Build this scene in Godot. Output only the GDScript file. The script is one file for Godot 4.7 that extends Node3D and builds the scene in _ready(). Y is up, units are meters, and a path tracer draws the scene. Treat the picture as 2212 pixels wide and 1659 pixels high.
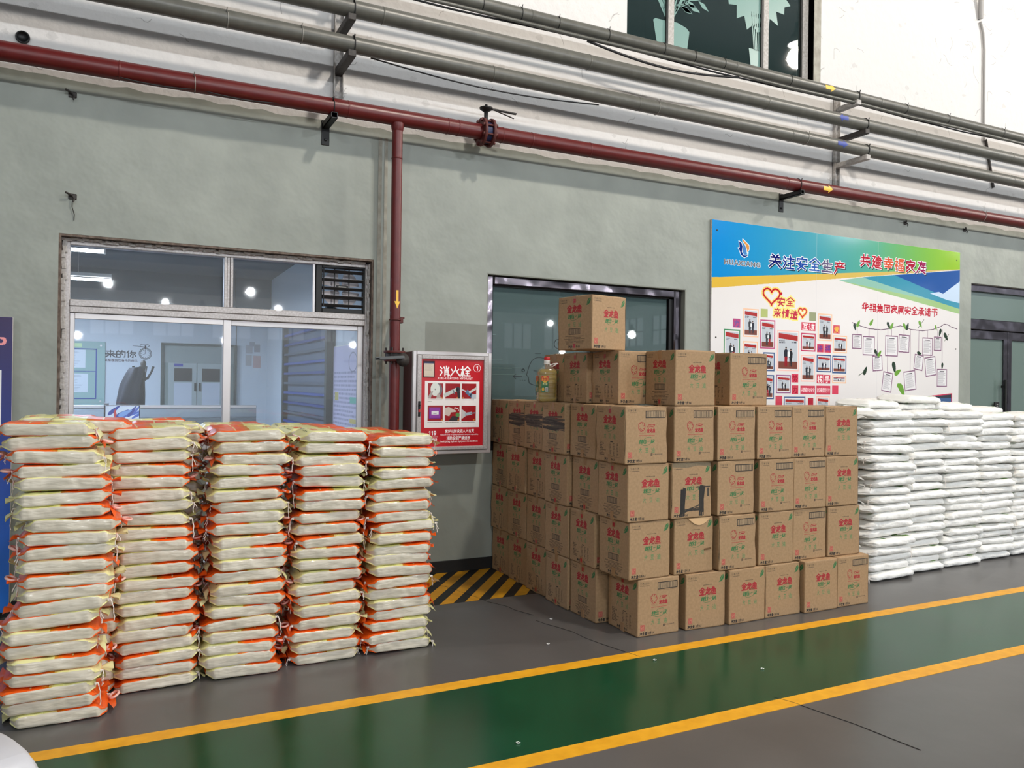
extends Node3D
# Warehouse wall: pipes, an office window, stacked rice sacks, oil cartons and white sacks.
# Units are metres. The wall stands at z = 0, the hall lies on +z, y is up.

var M := {}
var G := {}
var taken := {}
var rng := RandomNumberGenerator.new()

func _ready():
	rng.seed = 4711
	camera_and_light()
	glyphs()
	materials()
	building()
	lamps()
	wall_fittings()
	pipes()
	office()
	hydrant()
	poster()
	banner()
	cartons()
	oil_bottle()
	rice()
	white_sacks()
	small_things()

func camera_and_light():
	var cam := Camera3D.new()
	cam.name = "camera"
	cam.fov = rad_to_deg(2.0 * atan(1659.0 / 2.0 / 1697.67))
	cam.near = 0.05
	cam.far = 300.0
	var yaw := 0.45907607
	var pitch := 0.00196429
	var roll := 0.01279921
	var fwd := Vector3(sin(yaw) * cos(pitch), sin(pitch), -cos(yaw) * cos(pitch))
	var right := Vector3(cos(yaw), 0, sin(yaw))
	var up := right.cross(fwd)
	var r2 := right * cos(roll) + up * sin(roll)
	var u2 := up * cos(roll) - right * sin(roll)
	cam.transform = Transform3D(Basis(r2, u2, -fwd), Vector3(0, 1.55, 6.05))
	add_child(cam)
	cam.current = true
	var env := Environment.new()
	env.background_mode = Environment.BG_SKY
	var sky := Sky.new()
	var sm := ProceduralSkyMaterial.new()
	sm.sky_top_color = C(190, 205, 225)
	sm.sky_horizon_color = C(225, 230, 236)
	sm.ground_bottom_color = C(120, 120, 118)
	sm.ground_horizon_color = C(190, 192, 192)
	sm.sky_energy_multiplier = 1.0
	sky.sky_material = sm
	env.sky = sky
	env.background_energy_multiplier = 2.6
	env.tonemap_mode = Environment.TONE_MAPPER_LINEAR
	env.tonemap_exposure = 0.6
	env.sdfgi_enabled = true
	env.ssao_enabled = true
	env.ssil_enabled = true
	var we := WorldEnvironment.new()
	we.name = "world_environment"
	we.environment = env
	add_child(we)

# ---------- naming ----------
func C(r, g, b) -> Color:
	return Color(r / 255.0, g / 255.0, b / 255.0)

func numbered(called: String) -> String:
	var n: int = taken.get(called, 0)
	taken[called] = n + 1
	return called if n == 0 else "%s_%03d" % [called, n]

func tag(o: Node3D, label: String, category: String, group := "") -> Node3D:
	o.set_meta("label", label)
	o.set_meta("category", category)
	if group != "":
		o.set_meta("group", group)
	return o

func thing(called: String, label: String, category: String, at := Vector3.ZERO, turn := 0.0, group := "") -> Node3D:
	var o := Node3D.new()
	o.name = numbered(called)
	add_child(o)
	o.position = at
	o.rotation.y = turn
	return tag(o, label, category, group)

func partname(parent: Node, called: String) -> String:
	if not parent.has_node(NodePath(called)):
		return called
	var n := 1
	while parent.has_node(NodePath("%s_%03d" % [called, n])):
		n += 1
	return "%s_%03d" % [called, n]

func put(called: String, mesh: Mesh, material: Material, parent: Node = null, at := Vector3.ZERO, turn := Vector3.ZERO) -> MeshInstance3D:
	var o := MeshInstance3D.new()
	o.mesh = mesh
	if material:
		o.material_override = material
	if parent == null:
		o.name = numbered(called)
		add_child(o)
	else:
		o.name = partname(parent, called)
		parent.add_child(o, true)
	o.position = at
	o.rotation = turn
	return o

func obj(called: String, st: SurfaceTool, material: Material, parent: Node = null, at := Vector3.ZERO, turn := Vector3.ZERO) -> MeshInstance3D:
	return put(called, done(st), material, parent, at, turn)

func struct(called: String, st: SurfaceTool, material: Material, parent: Node = null) -> MeshInstance3D:
	var o := obj(called, st, material, parent)
	o.set_meta("kind", "structure")
	return o

# ---------- geometry ----------
func begin() -> SurfaceTool:
	var st := SurfaceTool.new()
	st.begin(Mesh.PRIMITIVE_TRIANGLES)
	st.set_smooth_group(-1)
	return st

func done(st: SurfaceTool) -> ArrayMesh:
	st.generate_normals()
	return st.commit()

# a flat convex face, turned so that it looks away from `from`
func face(st: SurfaceTool, p: Array, from: Vector3):
	var mid := Vector3.ZERO
	for v in p:
		mid += v
	mid /= p.size()
	var n: Vector3 = (p[1] - p[0]).cross(p[2] - p[0])
	var flip: bool = n.dot(mid - from) < 0
	for k in range(1, p.size() - 1):
		st.add_vertex(p[0])
		if flip:
			st.add_vertex(p[k]); st.add_vertex(p[k + 1])
		else:
			st.add_vertex(p[k + 1]); st.add_vertex(p[k])

# box with chamfered edges
func bx(st: SurfaceTool, c: Vector3, s: Vector3, b := 0.0, t := Basis()):
	var h := s * 0.5
	st.set_smooth_group(-1)
	if b <= 0.0:
		for ax in 3:
			for sg in [-1.0, 1.0]:
				var p := []
				for q in [[-1, -1], [1, -1], [1, 1], [-1, 1]]:
					var v := Vector3.ZERO
					v[ax] = sg * h[ax]
					v[(ax + 1) % 3] = q[0] * h[(ax + 1) % 3]
					v[(ax + 2) % 3] = q[1] * h[(ax + 2) % 3]
					p.append(c + t * v)
				face(st, p, c)
		return
	b = min(b, min(h.x, min(h.y, h.z)) * 0.9)
	for ax in 3:
		var a1 := (ax + 1) % 3
		var a2 := (ax + 2) % 3
		for sg in [-1.0, 1.0]:
			var p := []
			for q in [[-1, -1], [1, -1], [1, 1], [-1, 1]]:
				var v := Vector3.ZERO
				v[ax] = sg * h[ax]
				v[a1] = q[0] * (h[a1] - b)
				v[a2] = q[1] * (h[a2] - b)
				p.append(c + t * v)
			face(st, p, c)
			for s2 in [-1.0, 1.0]:
				var e := []
				for q in [[0, -1], [0, 1], [1, 1], [1, -1]]:
					var v := Vector3.ZERO
					v[ax] = sg * (h[ax] - (b if q[0] == 1 else 0.0))
					v[a1] = s2 * (h[a1] - (0.0 if q[0] == 1 else b))
					v[a2] = q[1] * (h[a2] - b)
					e.append(c + t * v)
				face(st, e, c)
	for i in [-1.0, 1.0]:
		for j in [-1.0, 1.0]:
			for k in [-1.0, 1.0]:
				face(st, [c + t * Vector3(i * h.x, j * (h.y - b), k * (h.z - b)), c + t * Vector3(i * (h.x - b), j * h.y, k * (h.z - b)), c + t * Vector3(i * (h.x - b), j * (h.y - b), k * h.z)], c)

func box(x0, y0, z0, x1, y1, z1, b := 0.0) -> SurfaceTool:
	var st := begin()
	bx(st, Vector3((x0 + x1) / 2.0, (y0 + y1) / 2.0, (z0 + z1) / 2.0), Vector3(x1 - x0, y1 - y0, z1 - z0), b)
	return st

func bxx(st: SurfaceTool, x0, y0, z0, x1, y1, z1, b := 0.0):
	bx(st, Vector3((x0 + x1) / 2.0, (y0 + y1) / 2.0, (z0 + z1) / 2.0), Vector3(x1 - x0, y1 - y0, z1 - z0), b)

# four bars of a frame that meet without overlapping
func frame4(st: SurfaceTool, x0, y0, x1, y1, wl, wr, wb, wt, z0, z1, b := 0.0):
	bxx(st, x0, y0, z0, x0 + wl, y1, z1, b)
	bxx(st, x1 - wr, y0, z0, x1, y1, z1, b)
	bxx(st, x0 + wl, y0, z0, x1 - wr, y0 + wb, z1, b)
	bxx(st, x0 + wl, y1 - wt, z0, x1 - wr, y1, z1, b)

func quad_smooth(st: SurfaceTool, a: Vector3, b: Vector3, c: Vector3, d: Vector3):
	# a b c d run counter-clockwise seen from outside
	for v in [a, c, b, a, d, c]:
		st.add_vertex(v)

func tube(st: SurfaceTool, pts: Array, r, seg := 12, capped := true):
	var rings := []
	var up := Vector3.UP
	for i in pts.size():
		var dir: Vector3 = (pts[min(i + 1, pts.size() - 1)] - pts[max(i - 1, 0)]).normalized()
		if absf(dir.dot(up)) > 0.95:
			up = Vector3.RIGHT if absf(dir.x) < 0.9 else Vector3.FORWARD
		var s := dir.cross(up).normalized()
		var t := s.cross(dir).normalized()
		up = t
		var rr: float = r[i] if r is Array else r
		var ring := []
		for k in seg:
			var a := TAU * k / seg
			ring.append(pts[i] + (s * cos(a) + t * sin(a)) * rr)
		rings.append(ring)
	st.set_smooth_group(1)
	for i in rings.size() - 1:
		for k in seg:
			var k2 := (k + 1) % seg
			quad_smooth(st, rings[i][k2], rings[i][k], rings[i + 1][k], rings[i + 1][k2])
	st.set_smooth_group(-1)
	if capped:
		face(st, rings[0], pts[1])
		face(st, rings[-1], pts[-2])

# profile of [radius, y] from the bottom up, turned round the y axis; xf places it
func lathe(st: SurfaceTool, prof: Array, seg := 24, xf := Transform3D(), smooth := true):
	for i in prof.size() - 1:
		st.set_smooth_group(i + 2 if not smooth else 1)
		for k in seg:
			var a := TAU * k / seg
			var b := TAU * (k + 1) / seg
			var p0 := xf * Vector3(prof[i][0] * cos(a), prof[i][1], prof[i][0] * sin(a))
			var p1 := xf * Vector3(prof[i][0] * cos(b), prof[i][1], prof[i][0] * sin(b))
			var q0 := xf * Vector3(prof[i + 1][0] * cos(a), prof[i + 1][1], prof[i + 1][0] * sin(a))
			var q1 := xf * Vector3(prof[i + 1][0] * cos(b), prof[i + 1][1], prof[i + 1][0] * sin(b))
			if prof[i][0] > 0.00001:
				for v in [p1, q1, p0]: st.add_vertex(v)
			if prof[i + 1][0] > 0.00001:
				for v in [p0, q1, q0]: st.add_vertex(v)
	st.set_smooth_group(-1)

func along_x(at: Vector3) -> Transform3D:
	return Transform3D(Basis(Vector3(0, -1, 0), Vector3(1, 0, 0), Vector3(0, 0, 1)), at)

func along_z(at: Vector3) -> Transform3D:
	return Transform3D(Basis(Vector3(1, 0, 0), Vector3(0, 0, 1), Vector3(0, -1, 0)), at)

func at(p: Vector3) -> Transform3D:
	return Transform3D(Basis(), p)

# a polygon in a plane (2D points), given thickness along the plane's normal
func slab(st: SurfaceTool, poly: PackedVector2Array, xf: Transform3D, thick: float):
	var idx := Geometry2D.triangulate_polygon(poly)
	st.set_smooth_group(-1)
	for k in range(0, idx.size(), 3):
		var a := poly[idx[k]]
		var b := poly[idx[k + 1]]
		var c := poly[idx[k + 2]]
		if (b - a).cross(c - a) < 0:
			var w := b
			b = c
			c = w
		for v in [Vector3(a.x, a.y, thick), Vector3(c.x, c.y, thick), Vector3(b.x, b.y, thick), Vector3(a.x, a.y, 0), Vector3(b.x, b.y, 0), Vector3(c.x, c.y, 0)]:
			st.add_vertex(xf * v)
	var ccw := not Geometry2D.is_polygon_clockwise(poly)
	for k in poly.size():
		var a := poly[k]
		var b := poly[(k + 1) % poly.size()]
		if not ccw:
			var w := a
			a = b
			b = w
		quad_smooth(st, xf * Vector3(a.x, a.y, 0), xf * Vector3(b.x, b.y, 0), xf * Vector3(b.x, b.y, thick), xf * Vector3(a.x, a.y, thick))

# flat bars along strokes, in a plane
func bar(st: SurfaceTool, a: Vector2, b: Vector2, w: float, xf: Transform3D, thick: float):
	var d := (b - a).normalized()
	var n := Vector2(-d.y, d.x) * w * 0.5
	a -= d * w * 0.4
	b += d * w * 0.4
	slab(st, PackedVector2Array([a - n, b - n, b + n, a + n]), xf, thick)
# ---------- lettering: strokes on a 20 x 20 grid, letters a..u for 0..20, x then y (downwards) ----------
func glyphs():
	for line in """
氵:ecof bilk ctqm
木:bgtg kaku kgat kgut
人:kakgau kgut
米:bjtj kaku ccgg rcog jkbs klss
青:dcrc efqf bisi kaki flfu flplpu fopo frpr
火:cgej rgoj kakhau khuu
全:kaah kauh fjpj fopo kjkt bttt
扌:bhrh kakthr aotl
户:kanc dfqfql dlql dfdlau
阝:dbdu dbqbliqpeq
方:kame bfuf iflk jfau jlqlptmt
讠:ebjf ajjj jjjtqp
土:bhth kaks asus
女:iaelrt phbu ahuh
又:ccrcbu dgus
月:flfu flplpu fopo frpr
亻:naah kgku
隹:gach edet efsf eisi elsl mamf nfnl
白:jagd cdcu cdsdsucu clsl
田:bcsc bcbs scss bjsj bsss kcks
金:kaah kauh ghoh dlrl khkt fngq onnq btst
龙:bgtg iaigbt lglrmtstto rjgq ncqe
鱼:iacf hcnckf dgdp dgrgrp dkrk dprp kfkp bttt
大:bhth kakhbt khst
豆:ccrc eeqeqkekee gmiq omnq bsts
由:bfsf bfbt sfst btst bmsm kakt
纟:kadhph phdnrm csrp
及:dcpcnisibu fcfkbu giuu
一:bktk
争:gabf fdpdkh dhrhrn bktk dnrn kgkuht
冫:dcjg ctlm
含:kaah kauh ifmf gipilm eoqoqueueo
量:fbpbpgfgfb feoe aiui fkpkppfpfk fmpm kjku drrr auuu
升:lbcd ajuj gdgnbu oaou
肖:kakg ccfg rcog fjfu fjpjputs fmpm fqpq
爱:rbdc cdef jdkf qdof bhbj bhthtj ekqk ikau inpngu inuu
殳:fbffai fbobogth ckqkau ekuu
有:beue kabm hkhu hkqkqupt hnqn hqqq
责:bbtb eeqe bhth kakh ejep ejqjqp kkkp kpau lpuu
前:faid oald aeue chcu chjhjuit clil cpip nhnq sgstqt
严:bbtb hbhi mbmi cdfh rdph biti dicpau
者:cdpd jajh ahuh tbaq hkhu hkqkqu hoqo htqt
关:ebid pbmd cfrf alul kfklau kluu
主:iakd bfuf dmrm auuu kfku
安:kakc bdbh bdtdth alul ihemrt oldu
生:fbai egtg kakt dmrm attt
产:kakd bdtd ffhi pfmi bjtj djdpau
共:gagl nanl bfsf alul hobt nost
建:abgbbjgjau cmituu jdrdrk hgug jkrk insn iqrq nanu
幸:ddrd kakh ahuh fjhm ojmm bmtm dqrq kmku
礻:gajc bfqfao jkju nkrn
畐:abub deqeqjdjde bmtmtububm kmku bqtq
家:kakc bdbg bdtdtg dhrh khbn hklktiu gnbq jpcu rkmn mnut
庭:kakc cctc cckdau gfkfgkleu gotuuu tfmg pgpq lkuk mptp
亲:kakc cdsd gfhi nfmi bjtj dnrn kjku gobt nost
忄:kaku bgcl qfsj
墙右:bctc kaki fdgg odng aiui clcucusu clslsu goororgrgo
华:gaah eeel rdjg lalkskth annn klku
羊:ebhe pbme cfrf ckrk apup kfku
羽:bbibitft cfgj bpin lbsbstpt mgpj lpsn
集:gabh edem efsf eisi elsl mamf nfnl apup klku jpbu lptu
团:bbbt bbtbttbt fgqg ndnqlp mghp
属:ccscsg cgsg ccclau hjqi fkfn fkrkrnfn lilr fpfu fpspsu
承:ebqbke kekuhu hini hmnm fqpq bhhhar tgnj mhut
若:bdtd gagf nanf aiui jgat gmgu gmqmqugu
书:ccpcpi aiti titpqr kaku pauc
互:bbtb hbfmpm gghgpgms attt
京:kakd bdtd egqgqlelege klku gobt nost
并:ebhe pbme cfrf alul gfgmbu nfnu
尃:bctc eeqeqlelee ehqh kakl panc anun olou eohq
力:cgsgrtmt kajjbu
乃:bcoc ocmjsjrtlt gchlau
手:qbdc cgrg amum kckugt
将:bceg gagu apgm maig lctcih lfnh amum pkpuluu jopr
来:cdrd ehgk qhok alul kaku klau kluu
勺:gacj fesertnt gkkn
尔:gabi eftfsi kfkuht gjbq ojtq
夫:dfrf blul kakkau kkuu
妻:dbrb bete ehqhqb kakk amum ikeqst pmbu
舌:qbdd ahuh kckl dlqlqududl
联:abjb bbbr hbhu bfhf bkhk arjq lamd sapd kftf jkuk oeokju pkuu
呆:dbqbqhdhdb alul khku klau kluu
足:dbqbqhdhdb khks knsn ekes eket bptuuu
东:bdtd iagjrj njnukt hobs qoss
示:dcrc agug kgkujt fkbr okss
定:kakc bdbh bdtdtg ejpj kjks kopo foau gpnuuu
会:kaai kaui fjpj bmtm jmessr orst
感:dcdmau dctc fgkg gjkjkngngj ncpjuo tfmo bqbu gqgtotoq kpls rqut
寸:bgtg nanuit fkip
自:kahd ddsdsududd disi dnsn
王:bctc dksk atut kckt
见:dbrbrn dbdn kekoau monususp
在:bdtd jaam fhfu jktk ofot huuu
斗:hbkd fgii amup nanu
己:ccqcqj cjqj cjctstsp
言:kakc bdtd ehqh elql eoqoqueueo
电:cdrdrncncd cirj kakstssp
油:氵@aahu 由@iauu
精:米@aaju 青@kaut
炼:火@aahu 东@iauu
级:纟@aahu 及@iauu
净:冫@aagu 争@gauu
消:氵@aagu 肖@hauu
栓:木@aahu 全@hauu
护:扌@aahu 户@iauu
防:阝@aahu 方@hauu
设:讠@aahu 殳@iauu
施:方@aaju 羽@kauu
堵:土@aahu 者@iauu
塞:示@aeuu 一@aauf
禁:木@aakk 木@kauk 示@akuu
注:氵@aagu 主@hauu
福:礻@aahu 畐@iauu
情:忄@aagu 青@hauu
墙:土@aahu 墙右@iauu
翔:羊@aaju 羽@kauu
诺:讠@aahu 若@iauu
谅:讠@aahu 京@iauu
拼:扌@aahu 并@iauu
搏:扌@aahu 尃@iauu
努:女@aakk 又@kaul 力@dkru
携:扌@aahu 隹@iaul 乃@iluu
的:白@aaju 勺@jauu
你:亻@aahu 尔@hauu
话:讠@aahu 舌@iauu
保:亻@aahu 呆@hauu
促:亻@aahu 足@hauu
谢:讠@aagu 自@gaou 寸@mauu
现:王@aahu 见@iauu
奋:大@aaul 田@eluu
警:若@aakk 又@kauk 言@ekuu
""".split("\n"):
		if line.length() > 2:
			var cut := line.find(":")
			G[line.substr(0, cut)] = line.substr(cut + 1)

func pt(s: String, k: int) -> Vector2:
	return Vector2(s.unicode_at(k) - 97, s.unicode_at(k + 1) - 97) / 20.0

# the strokes of a character, in a unit square with y downwards
func strokes(ch: String) -> Array:
	var out := []
	for w in G.get(ch, "").split(" "):
		var cut: int = w.find("@")
		if cut > 0:
			var a := pt(w, cut + 1)
			var b := pt(w, cut + 3)
			for s in strokes(w.substr(0, cut)):
				var moved := PackedVector2Array()
				for p in s:
					moved.append(a + p * (b - a))
				out.append(moved)
		else:
			var s := PackedVector2Array()
			for k in range(0, w.length() - 1, 2):
				s.append(pt(w, k))
			if s.size() > 1:
				out.append(s)
	return out

# ---------- drawing into an Image ----------
func fill_poly(im: Image, p: PackedVector2Array, c: Color):
	var lo := INF
	var hi := -INF
	for v in p:
		lo = min(lo, v.y)
		hi = max(hi, v.y)
	var n := p.size()
	var w := im.get_width()
	for y in range(max(0, int(floor(lo))), min(im.get_height() - 1, int(ceil(hi))) + 1):
		var yc := y + 0.5
		var xs := []
		for k in n:
			var a := p[k]
			var b := p[(k + 1) % n]
			if (a.y <= yc) != (b.y <= yc):
				xs.append(a.x + (yc - a.y) / (b.y - a.y) * (b.x - a.x))
		xs.sort()
		for k in range(0, xs.size() - 1, 2):
			var x0: int = max(0, int(round(xs[k])))
			var x1: int = min(w, int(round(xs[k + 1])))
			if x1 > x0:
				im.fill_rect(Rect2i(x0, y, x1 - x0, 1), c)

func line(im: Image, a: Vector2, b: Vector2, w: float, c: Color):
	var d := (b - a)
	d = d.normalized() if d.length() > 0.001 else Vector2.RIGHT
	var n := Vector2(-d.y, d.x) * w * 0.5
	a -= d * w * 0.42
	b += d * w * 0.42
	fill_poly(im, PackedVector2Array([a - n, b - n, b + n, a + n]), c)

func poly_line(im: Image, p: Array, w: float, c: Color):
	for k in p.size() - 1:
		line(im, p[k], p[k + 1], w, c)

func rect(im: Image, x0, y0, x1, y1, c: Color):
	im.fill_rect(Rect2i(int(x0), int(y0), max(1, int(x1 - x0)), max(1, int(y1 - y0))), c)

func disc(im: Image, m: Vector2, rx: float, ry: float, c: Color, seg := 28):
	var p := PackedVector2Array()
	for k in seg:
		p.append(m + Vector2(cos(TAU * k / seg) * rx, sin(TAU * k / seg) * ry))
	fill_poly(im, p, c)

func ring(im: Image, m: Vector2, rx: float, ry: float, w: float, c: Color, a0 := 0.0, a1 := TAU):
	var p := []
	for k in 29:
		var a := a0 + (a1 - a0) * k / 28.0
		p.append(m + Vector2(cos(a) * rx, sin(a) * ry))
	poly_line(im, p, w, c)

# a character cell: x, y, width, height; slant shears it
func glyph(im: Image, ch: String, x, y, w, h, pen: float, c: Color, slant := 0.0):
	for s in strokes(ch):
		var p := []
		for v in s:
			p.append(Vector2(x + v.x * w + (1.0 - v.y) * slant * h, y + v.y * h))
		poly_line(im, p, pen, c)

func glyph_row(im: Image, text: String, x0, y0, x1, h, pen: float, c, slant := 0.0, fillw := 0.86):
	var n := text.length()
	var step: float = (x1 - x0) / float(n)
	for k in n:
		var col: Color = c[k % c.size()] if c is Array else c
		glyph(im, text[k], x0 + step * k + step * (1.0 - fillw) * 0.5, y0, step * fillw, h, pen, col, slant)

func font(bold := true) -> SystemFont:
	var f := SystemFont.new()
	f.font_names = PackedStringArray(["Droid Sans"])
	f.font_weight = 700 if bold else 400
	return f

# latin text fitted into a box
func latin(im: Image, text: String, x0, y0, x1, y1, c: Color, bold := true):
	var tm := TextMesh.new()
	tm.font = font(bold)
	tm.text = text
	tm.font_size = 64
	tm.depth = 0.0
	tm.curve_step = 3.0
	var arr := tm.get_mesh_arrays()
	var v: PackedVector3Array = arr[Mesh.ARRAY_VERTEX]
	var idx: PackedInt32Array = arr[Mesh.ARRAY_INDEX] if arr[Mesh.ARRAY_INDEX] != null else PackedInt32Array(range(v.size()))
	var lo := Vector2(INF, INF)
	var hi := Vector2(-INF, -INF)
	for p in v:
		lo = lo.min(Vector2(p.x, p.y))
		hi = hi.max(Vector2(p.x, p.y))
	var s := Vector2((x1 - x0) / (hi.x - lo.x), (y1 - y0) / (hi.y - lo.y))
	for k in range(0, idx.size() - 2, 3):
		var t := PackedVector2Array()
		for j in 3:
			var p := v[idx[k + j]]
			t.append(Vector2(x0 + (p.x - lo.x) * s.x, y1 - (p.y - lo.y) * s.y))
		fill_poly(im, t, c)

# a block of print too small to read
func print_lines(im: Image, x0, y0, x1, y1, n: int, c: Color, ragged := 0.3, centred := false):
	var step: float = (y1 - y0) / float(n)
	for k in n:
		var full: float = (x1 - x0) * (1.0 - rng.randf() * ragged)
		var x: float = x0 + ((x1 - x0) - full) / 2.0 if centred else float(x0)
		var e := x + full
		while x < e:
			var w: float = step * rng.randf_range(0.35, 0.8)
			rect(im, x, y0 + step * k + step * 0.12, min(x + w, e), y0 + step * k + step * 0.68, c)
			x += w + step * 0.22

func blank(w: int, h: int, c: Color) -> Image:
	var im := Image.create(w, h, false, Image.FORMAT_RGB8)
	im.fill(c)
	return im

func leaf(im: Image, m: Vector2, l: float, w: float, a: float, c: Color):
	var p := PackedVector2Array()
	for k in 21:
		var t := TAU * k / 20.0
		var q := Vector2(cos(t) * l * 0.5, sin(t) * w * 0.5 * (1.0 - 0.45 * cos(t)))
		p.append(m + q.rotated(a))
	fill_poly(im, p, c)

func picture(im: Image, rough := 0.5, seed_ := 0) -> StandardMaterial3D:
	im.generate_mipmaps()
	var m := StandardMaterial3D.new()
	m.albedo_texture = ImageTexture.create_from_image(im)
	m.roughness = rough
	return m
# ---------- materials ----------
func noise(freq: float, c0: Color, c1: Color, seed_: int, size := 512, octaves := 4, kind := FastNoiseLite.TYPE_SIMPLEX_SMOOTH) -> NoiseTexture2D:
	var n := FastNoiseLite.new()
	n.seed = seed_
	n.noise_type = kind
	n.frequency = freq
	n.fractal_octaves = octaves
	var t := NoiseTexture2D.new()
	t.noise = n
	t.width = size
	t.height = size
	t.seamless = true
	var g := Gradient.new()
	g.set_color(0, c0)
	g.set_color(1, c1)
	t.color_ramp = g
	return t

func plain(c: Color, rough := 0.6, metal := 0.0) -> StandardMaterial3D:
	var m := StandardMaterial3D.new()
	m.albedo_color = c
	m.roughness = rough
	m.metallic = metal
	return m

func tri(m: StandardMaterial3D, scale := 1.0) -> StandardMaterial3D:
	m.uv1_triplanar = true
	m.uv1_world_triplanar = true
	m.uv1_scale = Vector3.ONE * scale
	return m

func mottled(c0: Color, c1: Color, rough: float, freq: float, scale: float, seed_: int, metal := 0.0) -> StandardMaterial3D:
	var m := plain(Color.WHITE, rough, metal)
	m.albedo_texture = noise(freq, c0, c1, seed_)
	return tri(m, scale)

func pane(c: Color, alpha: float, rough := 0.02) -> StandardMaterial3D:
	var m := plain(Color(c.r, c.g, c.b, alpha), rough)
	m.transparency = BaseMaterial3D.TRANSPARENCY_ALPHA
	return m

func glow(c: Color, e: float) -> StandardMaterial3D:
	var m := plain(c, 0.5)
	m.emission_enabled = true
	m.emission = c
	m.emission_energy_multiplier = e
	return m

# old plaster: flakes of paint that came off, hairline cracks (relief only, and a faint grey)
func plaster(relief: bool) -> ImageTexture:
	var r := RandomNumberGenerator.new()
	r.seed = 77
	var im := blank(1024, 1024, Color(0.62, 0.62, 0.62) if relief else C(216, 214, 212))
	for k in 34:
		var m := Vector2(r.randf() * 1024, r.randf() * 1024)
		var s := r.randf_range(3, 13)
		var p := PackedVector2Array()
		for j in 11:
			p.append(m + Vector2(cos(TAU * j / 11.0) * s * r.randf_range(0.4, 1.2) * 1.3, sin(TAU * j / 11.0) * s * r.randf_range(0.4, 1.2)))
		fill_poly(im, p, Color(0.42, 0.42, 0.42) if relief else C(204, 202, 200))
		if relief:
			poly_line(im, [p[6], p[7], p[8], p[9]], 2.5, Color(0.9, 0.9, 0.9))
	for k in 40:
		var q := Vector2(r.randf() * 1024, r.randf() * 1024)
		var way := r.randf() * TAU
		var pts := [q]
		for j in r.randi_range(2, 6):
			way += r.randf_range(-0.9, 0.9)
			q += Vector2(cos(way), sin(way)) * r.randf_range(6, 20)
			pts.append(q)
		poly_line(im, pts, 2.0, Color(0.25, 0.25, 0.25) if relief else C(170, 168, 166))
	if relief:
		var n := FastNoiseLite.new()
		n.seed = 5
		n.frequency = 0.02
		var soft := n.get_seamless_image(1024, 1024)
		soft.convert(Image.FORMAT_RGBA8)
		var half := blank(1024, 1024, Color.WHITE)
		half.convert(Image.FORMAT_RGBA8)
		half.fill(Color(1, 1, 1, 0.45))
		im.convert(Image.FORMAT_RGBA8)
		im.blend_rect_mask(soft, half, Rect2i(0, 0, 1024, 1024), Vector2i.ZERO)
		im.convert(Image.FORMAT_RGB8)
	im.generate_mipmaps()
	return ImageTexture.create_from_image(im)

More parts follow.
